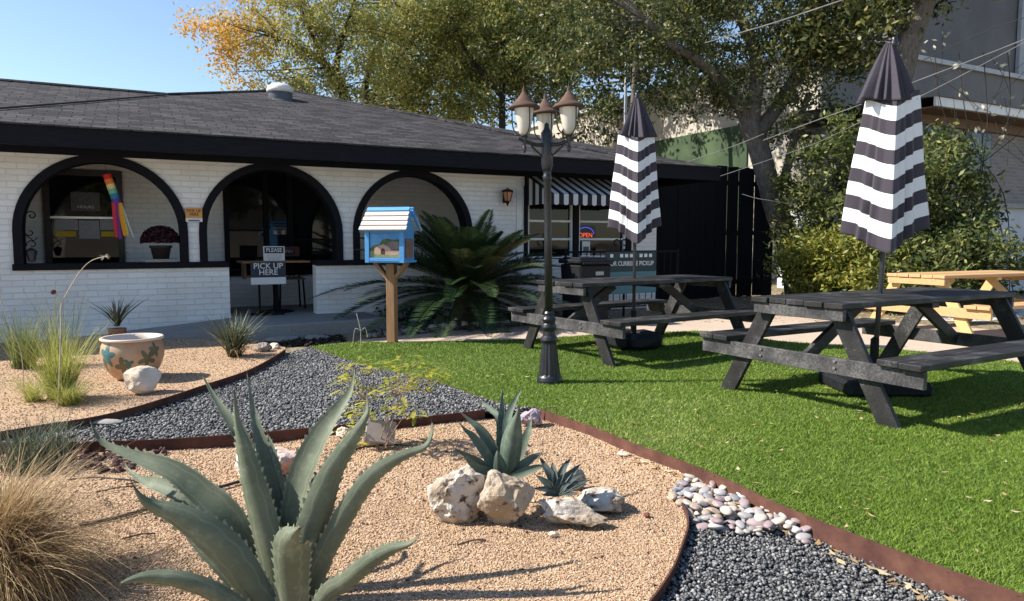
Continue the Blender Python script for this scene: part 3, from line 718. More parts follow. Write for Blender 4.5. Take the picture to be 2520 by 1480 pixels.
np_mesh('blossoms', v_, f_, leaf_mat('burgundy_petals', [(0, (.022, .006, .010)), (.5, (.050, .010, .018)), (.85, (.075, .02, .03)), (1, (.03, .035, .018))], .2), mm, tint=rng.uniform(0, 1, n))

# wrought iron scroll bracket at the left of the first arch
sc_ = H_empty('iron_scroll', HL(60, 600, -.05).x + .02, .02, SILL + .07, 'black wrought iron scroll bracket with small lantern inside the first arch', 'bracket')
f = MB()
def spiral(cx, cz, r0, r1, t0, t1, n=18): return [(cx + lerp(r0, r1, k / n) * math.cos(lerp(t0, t1, k / n)), 0, cz + lerp(r0, r1, k / n) * math.sin(lerp(t0, t1, k / n))) for k in range(n + 1)]
f.tube([(-.02, 0, .16), (-.015, 0, .40), (.0, 0, .55)], .007, 5); f.tube(spiral(.055, .55, .055, .012, math.pi, -math.pi * 1.3), .007, 5)
f.tube(spiral(.03, .36, .05, .012, math.pi * .9, math.pi * 2.6), .006, 5); f.tube(spiral(.045, .22, .055, .014, math.pi * 1.1, -math.pi * .8), .006, 5)
f.tube([(-.01, 0, .33), (.06, 0, .26), (.10, 0, .30)], .006, 5); f.build('scroll', M_BLACK, sc_)
f = MB(); f.lathe([(.0, .19), (.055, .15), (.06, .14), (.035, .03), (.0, .02)], (.035, 0, 0), 6); f.build('lantern', mat('dark_lantern', (.05, .05, .07), (.02, .02, .03), 20, .3), sc_)

# porch table, chair and signs in the opening
tb_ = H_empty('bistro_table', 2.72, .55, .15, 'small pedestal table with a wood top in the arched doorway', 'table')
f = MB(); f.box((0, 0, .705), (.90, .55, .028)); f.build('table_top', mat('stained_wood', (.22, .10, .045), (.30, .15, .07), 6, .5, stretch=(1, 8, 8)), tb_, bevel=.004)
f = MB(); f.lathe([(.24, .0), (.24, .015), (.05, .03), (.038, .05), (.038, .69), (.12, .69)], (.02, 0, 0), 16); f.build('pedestal', M_BLACK, tb_)
f = MB(); f.box((-.38, .1, .58), (.03, .3, .22)); f.box((-.30, .1, .50), (.16, .3, .03)); f.build('menu_rack', mat('tan_wood', (.35, .18, .08), None, 8, .6), tb_)
ch = H_empty('bistro_chair', 3.02, 1.02, .15, 'dark metal chair with a red trimmed back behind the doorway table', 'chair')
f = MB(); f.box((0, 0, .44), (.38, .38, .025)); f.build('seat', mat('chair_seat_wood', (.25, .13, .07), None, 8, .6), ch, bevel=.004)
for sx in (-1, 1):
    for sy in (-1, 1):
        f = MB(); f.tube([(sx * .16, sy * .16, .44), (sx * .18, sy * .18, 0)], .013, 6); f.build('leg', M_BLACK, ch)
f = MB()
for sx in (-1, 1): f.tube([(sx * .17, .17, .44), (sx * .18, .22, .78)], .012, 6)
for k in range(4): f.tube([(-.1 + .066 * k, .18, .45), (-.1 + .066 * k, .215, .78)], .006, 5)
f.build('back_frame', M_BLACK, ch)
f = MB(); f.box((0, .22, .83), (.40, .03, .15)); f.build('backrest', flat_mat('red_brown_trim', (.16, .03, .02), .5), ch, bevel=.02)
f = MB(); f.box((0, .20, .83), (.25, .012, .09)); f.build('back_panel', flat_mat('black_panel', (.015, .015, .018), .4), ch)
text_mesh('lettering', 'MENU', .06, M_PAPERG, ch, (0, .192, .835), xscale=1.1)
def stand_sign(x, y, z, wd_, hg, label, title, sub=None, group=None):
    s = H_empty('standing_sign', x, y, z, label, 'sign', group); return s
ss = stand_sign(2.59, .18, .15, 0, 0, 'black PICK UP HERE sign on a post in the arched doorway', '')
f = MB(); f.box((0, 0, .605), (.45, .012, .20)); f.build('black_panel', flat_mat('sign_slate', (.03, .037, .052), .45), ss)
f = MB(); f.box((0, -.001, .457), (.45, .012, .092)); f.build('white_panel', M_PAPER, ss)
text_mesh('lettering', 'PICK UP\nHERE', .105, M_PAPER, ss, (0, -.0075, .612), weight=.0008, xscale=1.0, space=.80)
f = MB(); f.tube([(-.12, .012, .0), (-.12, .012, .50)], .014, 6); f.tube([(.12, .012, .0), (.12, .012, .50)], .010, 6); f.box((-.02, .03, .012), (.40, .25, .024)); f.build('stand', M_BLACK, ss)
s2 = stand_sign(2.70, .36, .865, 0, 0, 'white PLEASE notice propped on the doorway table', '')
f = MB(); f.box((0, 0, .10), (.28, .008, .205)); f.build('sheet', M_PAPER, s2)
f = MB(); f.box((0, -.005, .148), (.25, .003, .085)); f.build('dark_band', flat_mat('notice_navy', (.03, .03, .05), .6), s2)
text_mesh('lettering', 'PLEASE', .076, M_PAPER, s2, (0, -.008, .148), weight=.0008, xscale=.88)
f = MB()
for k, w_ in enumerate((.20, .21, .17)): f = MB(); f.box((0, -.005, .082 - .026 * k), (w_, .002, .010)); f.build('print', M_PAPERG, s2)
s2.rotation_euler = (0, 0, HROT)
# ------------------------------------------------------------------ railing, banner, bin in front of the bay
xr0 = HL(1392, 640, -1.1).x; rl = H_empty('iron_railing', xr0 + .55, -1.1, 0, 'black iron railing with a scroll finial behind the far picnic table', 'railing')
f = MB(); xa, xb = -.55, HL(1668, 640, -1.1).x - xr0 - .55
f.tube([(xa, 0, .98), (xb, 0, .98)], .016, 6); f.tube([(xa, 0, .15), (xb, 0, .15)], .012, 6)
for x in (xa, (xa + xb) / 2, xb): f.tube([(x, 0, 0), (x, 0, 1.02)], .02, 6)
k = xa + .12
while k < xb: f.tube([(k, 0, .15), (k, 0, .98)], .007, 5); k += .12
f.build('rail', M_BLACK, rl)
f = MB(); px_ = HL(1527, 610, -1.1).x - xr0 - .55
f.tube(spiral(px_ - .075, 1.10, .075, .02, -.2, math.pi * 1.75), .010, 6); f.tube(spiral(px_ + .075, 1.10, .075, .02, math.pi + .2, -math.pi * .75), .010, 6); f.tube([(px_, 0, .98), (px_, 0, 1.28)], .009, 6)
f.build('scroll_finial', M_BLACK, rl)
bn = H_empty('curbside_banner', HL(1553, 660, -1.14).x, -1.14, 0, 'dark green FOR CURBSIDE PICKUP banner tied to the iron railing', 'banner')
M_TEAL = flat_mat('banner_teal', (.09, .20, .225), .7)
f = MB(); f.box((0, 0, .83), (.95, .006, .30)); f.build('green_panel', mat('banner_green', (.012, .035, .04), (.016, .045, .05), 6, .6), bn)
f = MB(); f.box((0, -.0005, .64), (.95, .006, .08)); f.box((0, -.0005, .47), (.95, .006, .24)); f.build('blue_panel', M_TEAL, bn)
text_mesh('lettering', 'FOR CURBSIDE PICKUP', .095, M_PAPER, bn, (0, -.0045, .80), weight=.001, xscale=.86)
f = MB()
for k in range(9):
    if k not in (1, 5): f.box((-.36 + .09 * k, -.0045, .92), (.055, .003, .05))
f.build('print', M_PAPER, bn)
text_mesh('fine_print', '- - - -  - - - - -', .08, flat_mat('teal_ink', (.05, .15, .2), .7), bn, (0, -.0045, .64), xscale=1.2)
tb2 = H_empty('trash_bin', HL(1441, 660, -1.5).x, -1.5, 0, 'black plastic wheeled bin behind the far picnic table', 'bin')
M_BIN = mat('black_plastic', (.010, .011, .014), (.018, .019, .022), 30, .55, spec=.2)
f = MB(); f.box((0, 0, .42), (.46, .46, .80), taper=1.12); f.build('bin_body', M_BIN, tb2, bevel=.02)
f = MB(); f.box((0, 0, .86), (.56, .56, .06)); f.box((0, .02, .90), (.46, .46, .03)); f.build('lid', M_BIN, tb2, bevel=.02)
f = MB(); f.tube([(-.24, -.30, .84), (.24, -.30, .84)], .016, 6); f.build('handle', M_BIN, tb2)
f = MB(); f.box((.06, -.258, .70), (.13, .003, .05)); f.build('sticker', M_PAPERG, tb2)
# ------------------------------------------------------------------ black board fence
fn = H_empty('board_fence', 9.05, 1.0, 0, 'tall black board fence with gaps of light beside the building', 'fence')
f = MB(); x = 0.0; k = 0
gaps = {17: .018, 19: .03, 22: .02}
while x < 3.75:
    w_ = .138; f.box((x + w_ / 2, random.uniform(-.006, .006), 1.31 + random.uniform(-.015, .01)), (w_, .018, 2.62)); x += w_ + gaps.get(k, .003); k += 1
f.build('boards', M_BLACK, fn)
f = MB()
for z in (.3, 1.3, 2.3): f.box((1.9, .04, z), (3.8, .04, .09))
for x in (.05, 1.9, 3.75): f.box((x, .08, 1.32), (.09, .09, 2.64))
f.build('fence_frame', M_BLACK, fn)
f = MB(); f.box((-.02, -1.2, 1.1), (.03, 2.3, 2.3)); 
# ------------------------------------------------------------------ stucco building behind the trees
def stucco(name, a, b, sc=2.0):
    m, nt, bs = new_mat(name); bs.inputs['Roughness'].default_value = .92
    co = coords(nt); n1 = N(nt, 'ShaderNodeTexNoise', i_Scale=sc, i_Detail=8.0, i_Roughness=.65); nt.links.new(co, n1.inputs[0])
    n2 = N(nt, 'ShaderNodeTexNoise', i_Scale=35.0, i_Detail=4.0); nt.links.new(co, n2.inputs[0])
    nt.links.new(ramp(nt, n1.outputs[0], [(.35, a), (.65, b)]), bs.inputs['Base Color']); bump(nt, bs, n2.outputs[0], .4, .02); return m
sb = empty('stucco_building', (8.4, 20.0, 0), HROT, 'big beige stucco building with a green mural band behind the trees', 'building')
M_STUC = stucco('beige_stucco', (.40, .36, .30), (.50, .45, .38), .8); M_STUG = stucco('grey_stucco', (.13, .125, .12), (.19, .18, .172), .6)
M_BARE = flat_mat('dark_joint', (.05, .05, .05), .9)
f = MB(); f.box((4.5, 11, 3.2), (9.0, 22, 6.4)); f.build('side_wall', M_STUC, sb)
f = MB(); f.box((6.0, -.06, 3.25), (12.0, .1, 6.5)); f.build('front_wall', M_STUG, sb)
f = MB(); f.box((3.1, -.035, 3.2), (.05, .05, 6.3)); f.box((6.3, -.035, 3.2), (.05, .05, 6.3)); f.build('wall_joint', M_BARE, sb)
f = MB(); f.box((6.0, -.09, 6.55), (12.1, .26, .14)); f.box((-.03, 11, 6.47), (.2, 22, .14)); f.build('parapet_cap', stucco('pale_cap', (.42, .42, .42), (.5, .5, .5)), sb)
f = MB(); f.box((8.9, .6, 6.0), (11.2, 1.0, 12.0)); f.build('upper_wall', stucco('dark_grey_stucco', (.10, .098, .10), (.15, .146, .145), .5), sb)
f = MB(); f.box((9.85, -.0, 6.0), (.5, .12, 12.0)); f.build('downpipe', stucco('pale_pipe', (.3, .31, .33), (.35, .36, .38)), sb)
f = MB(); f.box((-.03, 7.0, 2.35), (.05, 9.0, 4.7))
def mural():
    m, nt, bs = new_mat('green_mural'); bs.inputs['Roughness'].default_value = .85
    co = coords(nt); n1 = N(nt, 'ShaderNodeTexNoise', i_Scale=1.1, i_Detail=5.0); nt.links.new(co, n1.inputs[0])
    nt.links.new(ramp(nt, n1.outputs[0], [(.3, (.018, .035, .016)), (.5, (.034, .062, .026)), (.7, (.06, .10, .04))]), bs.inputs['Base Color']); return m  # noise tones put dappled light into the green of the mural
f.build('mural_band', mural(), sb)
# ------------------------------------------------------------------ brick bungalow on the right
q = A(2245, 256, 13.6)
bg_ = empty('brick_bungalow', (q.x, q.y, 0), HROT, 'grey brick bungalow with a white eave behind the hedge', 'building')
zf = q.z
M_GBR = brick_mat('grey_brick', (.20, .175, .17), (.27, .24, .23), (.34, .33, .32), .22, .075, .5)
f = MB(); f.box((5.0, 1.5, zf / 2 + .35), (10.0, 3.0, zf - 1.0)); f.build('brick_wall', M_GBR, bg_)
f = MB(); f.box((5.0, 1.45, .95), (10.1, 3.1, 1.75)); f.build('lower_wall', stucco('white_stucco', (.55, .56, .58), (.62, .63, .65)), bg_)
f = MB(); f.box((5.0, -.06, 1.86), (10.2, .3, .09)); f.build('ledge', stucco('stone_ledge', (.3, .28, .26), (.4, .37, .34), 6), bg_)
f = MB(); f.box((5.0, -.62, zf - .08), (10.6, .05, .16)); f.build('eave_board', M_WHITE, bg_)
f = MB(); f.box((5.0, -.29, zf - .16), (10.5, .60, .03)); f.box((5.0, -.05, zf - .27), (10.2, .1, .18)); f.build('eave_soffit', mat('brown_soffit', (.14, .09, .06), (.2, .13, .08), 4, .8), bg_)
f = MB(); f.add([(-.3, -.68, zf), (10.4, -.68, zf), (10.4, 3.0, zf + .25), (-.3, 3.0, zf + .25), (-.3, 3.0, zf), (10.4, 3.0, zf)], [(0, 1, 2, 3), (3, 2, 5, 4), (0, 4, 5, 1), (0, 3, 4), (1, 5, 2)]); f.build('roof', mat('dark_bungalow_roof', (.03, .03, .032), (.05, .05, .05), 8, .9), bg_)
for x0 in (.65, 2.1):
    wn = empty('window', (0, 0, 0)); wn.parent = bg_
    f = MB(); f.box((x0, -.02, zf - .83), (.9, .06, .95)); f.build('window_frame', mat('dark_sash', (.05, .05, .055), None, 9, .5), wn)
    f = MB(); f.box((x0 - .1, -.054, zf - .83), (.34, .01, .85)); f.box((x0 + .27, -.054, zf - .83), (.28, .01, .85)); f.build('pane', glass_mat('sky_glass', (.05, .06, .07)), wn)
# metal mast behind the roof
ms = H_empty('metal_mast', 8.15, 3.6, 0, 'thin grey metal mast rising behind the low roof', 'mast')
q = HL(1541, 118, 3.6)
f = MB(); f.tube([(q.x - 8.15, 0, 1.5), (q.x - 8.15, 0, q.z - .25)], .035, 8); f.build('mast_pipe', mat('galvanised', (.30, .32, .33), (.38, .4, .41), 9, .4, metal=.6), ms)
f = MB(); f.lathe([(.035, q.z - .25), (.07, q.z - .2), (.07, q.z - .02), (.0, q.z + .03)], (q.x - 8.15, 0, 0), 10); f.tube([(q.x - 8.12, 0, q.z - .2), (q.x - 8.02, 0, q.z - .3), (q.x - 8.0, 0, q.z - .9)], .012, 5); f.build('weather_head', mat('dark_galv', (.06, .065, .07), None, 9, .5), ms)
# a pale house across the street (seen only in the window glass)
ns_ = empty('street_house', (16, -24, 0), R(20), 'pale house across the street mirrored in the window glass', 'house')
f = MB(); f.box((0, 0, 1.6), (14, 8, 3.2)); f.build('wall', M_STUC, ns_)
f = MB(); f.add([(-7.5, -4.5, 3.2), (7.5, -4.5, 3.2), (7.5, 4.5, 3.2), (-7.5, 4.5, 3.2), (-7.5, 0, 5.2), (7.5, 0, 5.2)], [(0, 1, 5, 4), (2, 3, 4, 5), (0, 4, 3), (1, 2, 5), (0, 3, 2, 1)]); f.build('roof', M_SHINGLE, ns_)
# ------------------------------------------------------------------ steel edging
def rust_mat(name, a, b, c):
    m, nt, bs = new_mat(name); bs.inputs['Roughness'].default_value = .8; bs.inputs['Specular IOR Level'].default_value = .25
    co = coords(nt); n1 = N(nt, 'ShaderNodeTexNoise', i_Scale=7.0, i_Detail=8.0, i_Roughness=.7); nt.links.new(co, n1.inputs[0])
    nt.links.new(ramp(nt, n1.outputs[0], [(.3, a), (.5, b), (.7, c)]), bs.inputs['Base Color']); bump(nt, bs, n1.outputs[0], .15, .005); return m
M_RUST = rust_mat('rusty_steel', (.06, .026, .02), (.105, .046, .034), (.16, .075, .048))
M_RUSTD = rust_mat('dark_rusty_steel', (.045, .02, .016), (.085, .036, .026), (.13, .06, .04))
def edging(name, pts, z0, z1, mat_, label, th=.007, smooth=6):
    P = catmull([(p[0], p[1], 0) for p in pts], smooth)
    f = MB(); L = []
    for i, p in enumerate(P):
        t = (P[min(i + 1, len(P) - 1)] - P[max(i - 1, 0)]).normalized(); n_ = Vector((-t.y, t.x, 0)) * th / 2
        L.append([(p + n_).xy.to_tuple() + (z0,), (p - n_).xy.to_tuple() + (z0,), (p - n_).xy.to_tuple() + (z1,), (p + n_).xy.to_tuple() + (z1,)])
    vs = [q for r_ in L for q in r_]; fs = []
    for i in range(len(L) - 1):
        for k in range(4):
            k2 = (k + 1) % 4; fs.append((i * 4 + k, i * 4 + k2, i * 4 + 4 + k2, i * 4 + 4 + k))
    fs += [(0, 3, 2, 1), tuple(len(vs) - 4 + k for k in range(4))]
    f.add(vs, fs); o = f.build(name, mat_); return props(o, label, 'edging')
edging('steel_edging', EDGE_LAWN, -.12, .014, M_RUST, 'long rusty steel edging strip along the lawn')
edging('steel_edging', EDGE_BED, -.12, .014, M_RUSTD, 'dark rusty steel edging strip in front of the gravel path')
edging('steel_edging', EDGE_UP, -.05, .062, M_RUSTD, 'thin curved edging round the sand bed with the painted pot')
edging('steel_edging', EDGE_CURVE, -.12, -.035, M_RUSTD, 'short curved edging between the sand and the near gravel strip')
edging('steel_edging', LAWN_SIDE, -.05, .012, M_RUST, 'low edging between the gravel path and the lawn')
# loose stakes and wire staples by the edging corner
q = G(1372, 1040, -.05)
f = MB(); f.tube([(q.x, q.y, -.06), (q.x - .005, q.y + .02, .045), (q.x - .075, q.y + .05, .035), (q.x - .09, q.y + .05, -.05)], .004, 5); props(f.build('edging_stake', M_RUSTD), 'bent rusty stake at the corner of the lawn edging', 'stake')
q = G(1860, 1208, 0)
f = MB(); f.tube([(q.x - .02, q.y - .01, -.05), (q.x - .015, q.y, .026), (q.x + .01, q.y + .012, .0)], .003, 5); props(f.build('edging_pin', M_RUSTD), 'small pin hooked over the lawn edging near the pebbles', 'pin')

# ------------------------------------------------------------------ rocks
def rock_mat(name, base, pit, warm, sc=14.0, pl=.56):
    m, nt, bs = new_mat(name); bs.inputs['Roughness'].default_value = .92; bs.inputs['Specular IOR Level'].default_value = .2
    co = coords(nt); n1 = N(nt, 'ShaderNodeTexNoise', i_Scale=sc, i_Detail=8.0, i_Roughness=.65); nt.links.new(co, n1.inputs[0])
    n2 = N(nt, 'ShaderNodeTexNoise', i_Scale=sc * .45, i_Detail=5.0); nt.links.new(co, n2.inputs[0])
    n3 = N(nt, 'ShaderNodeTexNoise', i_Scale=sc * 6, i_Detail=5.0); nt.links.new(co, n3.inputs[0])
    c = mixc(nt, ramp(nt, n2.outputs[0], [(.42, (0, 0, 0)), (.6, (1, 1, 1))]), base, warm)
    c = mixc(nt, ramp(nt, n1.outputs[0], [(pl, (0, 0, 0)), (pl + .09, (1, 1, 1))]), c, pit)
    nt.links.new(c, bs.inputs['Base Color']); p_ = bump(nt, bs, n1.outputs[0], .7, .02); bump(nt, bs, n3.outputs[0], .4, .006, p_); return m
M_LIME = rock_mat('pitted_limestone', (.58, .53, .46), (.06, .05, .045), (.36, .28, .20), 19, .54)
M_LIME2 = rock_mat('tan_limestone', (.36, .29, .21), (.10, .08, .06), (.46, .38, .30), 17, .56)
M_PALE = rock_mat('pale_rock', (.66, .54, .42), (.40, .29, .21), (.76, .66, .55), 16, .62)
M_PINK = rock_mat('pinkish_rock', (.70, .62, .54), (.36, .20, .15), (.45, .26, .20), 12, .62)
def rock(name, c, dims, mat_, label, cat='rock', seed=0, rough=.35, cuts=5, rz=0, sub=4, group=None, smooth=False, sink=.12):
    rr_ = random.Random(seed); bm = bmesh.new(); bmesh.ops.create_icosphere(bm, subdivisions=sub, radius=1)
    off = Vector((seed * 3.7, seed * 1.3, seed * 2.1))
    pl = []
    for k in range(cuts):
        n_ = Vector((rr_.gauss(0, 1), rr_.gauss(0, 1), rr_.gauss(0, .8))).normalized(); pl.append((n_, rr_.uniform(.55, .85)))
    for v in bm.verts:
        p = v.co.copy()
        for n_, d in pl:
            e = p.dot(n_) - d
            if e > 0: p -= n_ * e * .93
        p *= 1 + rough * (noise.noise(p * 1.6 + off) * .6 + noise.noise(p * 4 + off) * .3 + noise.noise(p * 10 + off) * .14 + noise.noise(p * 22 + off) * .06)
        v.co = Vector((p.x * dims[0] / 2, p.y * dims[1] / 2, p.z * dims[2] / 2))
    zmin = min(v.co.z for v in bm.verts)
    for v in bm.verts: v.co.z -= zmin + dims[2] * sink
    me = bpy.data.meshes.new(name); bm.to_mesh(me); bm.free()
    if smooth: me.polygons.foreach_set('use_smooth', [True] * len(me.polygons))
    o = link_mesh(name, me, mat_, None, c, rz); return props(o, label, cat, group)
SZ = -.05
def gp(u, v, z=SZ, dy=0):
    p = G(u, v, z); p.y += dy; p.x += dy * (u - CX) / FPX; return p
rock('limestone_rock', gp(1132, 1285, dy=.05), (.26, .21, .25), M_LIME, 'big white pitted limestone rock left of the small agave', seed=3, rz=.5, rough=.45)
rock('limestone_rock', gp(1250, 1300, dy=.06), (.23, .19, .28), M_LIME2, 'upright tan limestone boulder in front of the small agave', seed=8, rz=.2, cuts=9, rough=.38)
rock('limestone_rock', gp(1396, 1300, dy=.05), (.32, .16, .12), M_LIME, 'long flat white limestone slab in front of the dark agave', seed=12, rz=-.15, cuts=6, rough=.42)
rock('limestone_rock', gp(1482, 1266, dy=.07), (.22, .18, .115), M_LIME, 'flat white limestone rock at the right of the dark agave', seed=17, rz=.3, cuts=4)
rock('limestone_rock', gp(1410, 1215, dy=.08), (.12, .10, .13), M_LIME2, 'grey limestone lump in shade behind the dark agave', seed=19)
rock('pebble', gp(1592, 1272), (.034, .028, .024), flat_mat('brick_red_stone', (.16, .06, .045), .8), 'small brick red stone right of the limestone ring', 'pebble', seed=5, sub=2)
rock('pebble', gp(1362, 1320), (.045, .03, .022), M_PALE, 'small white stone in the sand below the flat limestone slab', 'pebble', seed=6, sub=2)
rock('pebble', gp(1535, 1122), (.065, .04, .03), M_PALE, 'white stone lying near the lawn edging', 'pebble', seed=26, sub=3)
M_AME = rock_mat('amethyst_crystal', (.34, .28, .33), (.10, .07, .10), (.52, .48, .52), 30, .52)
rock('amethyst_geode', gp(1305, 1053, dy=.05), (.15, .14, .13), M_AME, 'purple grey amethyst geode in the corner of the sand bed', 'crystal', seed=21, rough=.5, cuts=8)
rock('boulder', gp(665, 1190, dy=.12), (.33, .26, .21), M_PINK, 'pinkish white boulder half hidden behind the big agave', seed=31, rz=.2)
rock('limestone_rock', gp(843, 1085, dy=.05), (.085, .08, .075), M_PALE, 'small cream rock beside the ground spotlight', seed=33)
pr_ = G(341, 972, .045); rock('boulder', (pr_.x, pr_.y + .06, .045), (.29, .22, .21), M_PALE, 'cream angular boulder beside the painted pot', seed=47, cuts=9, rough=.12, sink=.06, rz=.3)
pr_ = G(643, 868, .045); rock('stone_block', (pr_.x, pr_.y + .05, .045), (.20, .14, .11), rock_mat('grey_block', (.30, .27, .24), (.14, .12, .1), (.42, .36, .30), 12), 'small grey stone block right of the yucca grass', 'stone', seed=51, cuts=9, rough=.1)
pr_ = G(672, 862, .045); rock('stone_block', (pr_.x, pr_.y + .05, .045), (.13, .1, .075), M_PALE, 'small tan stone at the tip of the sand bed', 'stone', seed=52, cuts=8, rough=.1)
pr_ = G(175, 855, .045); rock('stone_block', (pr_.x, pr_.y, .045), (.16, .12, .09), M_PALE, 'low pale stone between the green grass clumps', 'stone', seed=55)
for i, (u, v, w_) in enumerate(((695, 842, .5), (770, 838, .35), (655, 832, .42))):
    p_ = G(u, v, 0); rock('flagstone', (p_.x, p_.y + .1, -.01), (w_, .24, .07), mat('flagstone_grey', (.30, .28, .26), (.2, .19, .18), 6, .9), 'flat grey flagstone in the shade before the porch step', 'flagstone', seed=60 + i, cuts=3, rough=.12, group='flagstones before the porch step', sub=3)
p_ = G(255, 1046, 0); rock('flagstone', (p_.x, p_.y, -.005), (.24, .13, .05), mat('flagstone_pale', (.36, .34, .31), (.27, .25, .23), 8, .9), 'flat grey flagstone lying on the left end of the gravel path', 'flagstone', seed=70, cuts=3, rough=.1, sub=3)
# limestone curb stones at the far side of the walk
for i, u in enumerate((1062, 1088, 1112, 1140, 1166, 1192, 1218, 1243, 1268, 1296)):
    p_ = G(u, interp([1062, 1296], [816, 796], u), 0)
    rock('curb_stone', (p_.x, p_.y + .12, -.01), (random.uniform(.13, .2), .13, random.uniform(.07, .12)), M_PALE, 'cream limestone curb stone along the far side of the walk', 'curb stone', seed=80 + i, group='limestone curb stones along the walk', sub=3, cuts=6, rough=.2)
# river pebble pile between the sand and the edging
PEB = [('pale grey', (.34, .32, .31), (.27, .26, .26)), ('cream', (.50, .44, .37), (.42, .36, .30)), ('mauve', (.27, .20, .20), (.33, .26, .26)), ('blue grey', (.19, .20, .22), (.25, .26, .28)), ('white', (.52, .49, .46), (.44, .42, .40)), ('tan', (.38, .29, .22), (.31, .24, .18))]
pm_ = [mat(n_.replace(' ', '_') + '_pebble', a, b, 30, .6, .05) for n_, a, b in PEB]
PPOLY = [G(u, v, -.07).xy for u, v in ((1640, 1232), (1665, 1208), (1700, 1186), (1785, 1182), (1850, 1232), (1935, 1285), (1990, 1318), (1985, 1335), (1930, 1322), (1840, 1318), (1750, 1310), (1708, 1288), (1690, 1262))]
protos = []
for s_ in range(6):
    o = rock('river_pebble', (0, 0, 0), (.050, .036, .019), pm_[s_], 'x', 'pebble', seed=100 + s_, rough=.12, cuts=1, sub=3, smooth=True, sink=.3); protos.append(o)
px, py = scatter([tuple(p) for p in PPOLY], 4200); placed = []
order = list(range(len(px))); cnt = 0
for i in order:
    if cnt >= 210: break
    s_ = random.choice((0, 1, 1, 2, 2, 3, 4, 5)); sc = random.uniform(.75, 1.5)
    lay = 0
    for (qx, qy, qs, ql) in placed:
        if math.hypot(qx - px[i], qy - py[i]) < .0165 * (qs + sc): lay = max(lay, ql + 1)
    if lay > 3: continue
    o = protos[s_] if s_ not in [p[4] for p in []] and protos[s_].get('used') is None else protos[s_].copy()
    if protos[s_].get('used') is None: protos[s_]['used'] = 1
    else: COL.objects.link(o)
    o.location = (px[i], py[i], -.070 + .012 * lay); o.rotation_euler = (random.uniform(-.35, .35), random.uniform(-.35, .35), random.uniform(0, 6.3)); o.scale = (sc, sc, sc)
    cn = PEB[s_][0]; props(o, 'smooth %s river pebble in the pebble pile by the lawn edging' % cn, 'pebble', 'river pebbles by the lawn edging')
    placed.append((px[i], py[i], sc, lay)); cnt += 1
for p_ in protos:
    if 'used' in p_: del p_['used']
for o in [o for o in bpy.data.objects if o.name.startswith('river_pebble')]:
    if 'used' in o: del o['used']
p_ = G(1868, 1300, -.07); rock('river_pebble', (p_.x, p_.y, -.07), (.105, .065, .05), pm_[2], 'largest mauve river pebble on the edge of the pile', 'pebble', seed=131, rough=.1, cuts=1, sub=3, smooth=True, rz=-.3)
# red lava rocks behind the feather grass
M_LAVA = mat('lava_rock', (.10, .045, .04), (.05, .028, .026), 40, .95, .6, .01, c3=(.16, .08, .07))
lp = [rock('lava_rock', (0, 0, -5), (.05, .042, .035), M_LAVA, 'rough red brown lava rock in the pile before the edging', 'lava rock', seed=140 + k, rough=.5, cuts=6, sub=2, group='lava rocks before the edging') for k in range(4)]
LPOLY = [G(u, v, SZ).xy.to_tuple() for u, v in ((165, 1110), (250, 1102), (400, 1112), (425, 1120), (380, 1130), (300, 1165), (240, 1172), (190, 1150))]
px, py = scatter(LPOLY, 900)
for i in range(min(len(px), 90)):
    o = lp[i] if i < 4 else lp[i % 4].copy()
    if i >= 4: COL.objects.link(o)
    s_ = random.uniform(.6, 1.3); o.scale = (s_, s_, s_); o.location = (px[i], py[i], SZ + random.uniform(-.004, .012)); o.rotation_euler = (random.uniform(0, 6), random.uniform(0, 6), random.uniform(0, 6))
print('pebbles', cnt, 'lava', len(px))
# ------------------------------------------------------------------ drip hoses, spotlight, twigs
M_HOSE = mat('black_hose', (.015, .014, .013), (.03, .028, .026), 30, .6)
def hose(pts, label, r_=.008):
    f = MB(); f.tube(catmull([(*G(u, v, SZ).xy, SZ + .006) for u, v in pts], 6), r_, 7); props(f.build('drip_hose', M_HOSE), label, 'hose')
hose([(195, 1296), (270, 1281), (365, 1256), (470, 1225), (575, 1192), (640, 1175)], 'black drip hose crossing the sand behind the big agave')
hose([(860, 1112), (890, 1104), (930, 1099), (970, 1097), (1015, 1102)], 'thin black drip line under the ground spotlight', .005)
hose([(165, 1184), (230, 1178), (300, 1182), (360, 1188)], 'thin black drip line below the lava rocks', .004)
sp_ = empty('ground_spotlight', gp(935, 1100), R(18), 'grey square ground spotlight tilted beside the yellow shrub', 'garden light')
f = MB(); rt = Matrix.Rotation(R(-35), 3, 'X') @ Matrix.Rotation(R(12), 3, 'Y'); f.box((0, -.03, .095), (.17, .03, .135), rt); f.build('lamp_housing', mat('taupe_metal', (.25, .21, .19), (.30, .26, .235), 20, .6), sp_, bevel=.004)
f = MB(); f.box((.075, .03, .09), (.03, .05, .11), rt); f.tube([(0, .02, .06), (0, .03, -.03)], .008, 6); f.build('bracket', M_HOSE, sp_)
q = gp(383, 1098); f = MB(); f.box((q.x, q.y, SZ + .03), (.02, .012, .05)); props(f.build('marker_tag', M_PAPER), 'small white tag standing at the dark edging', 'tag')
q = gp(455, 1100); f = MB(); f.tube([(q.x + .05 * math.cos(t), q.y, SZ + .05 * math.sin(t)) for t in [math.pi * k / 12 for k in range(13)]], .0025, 5); props(f.build('wire_hoop', mat('pale_wire', (.4, .36, .3), None, 9, .6)), 'thin pale wire hoop standing before the dark edging', 'wire hoop')
M_TWIG = mat('dry_twig', (.10, .055, .04), (.05, .03, .025), 20, .9)
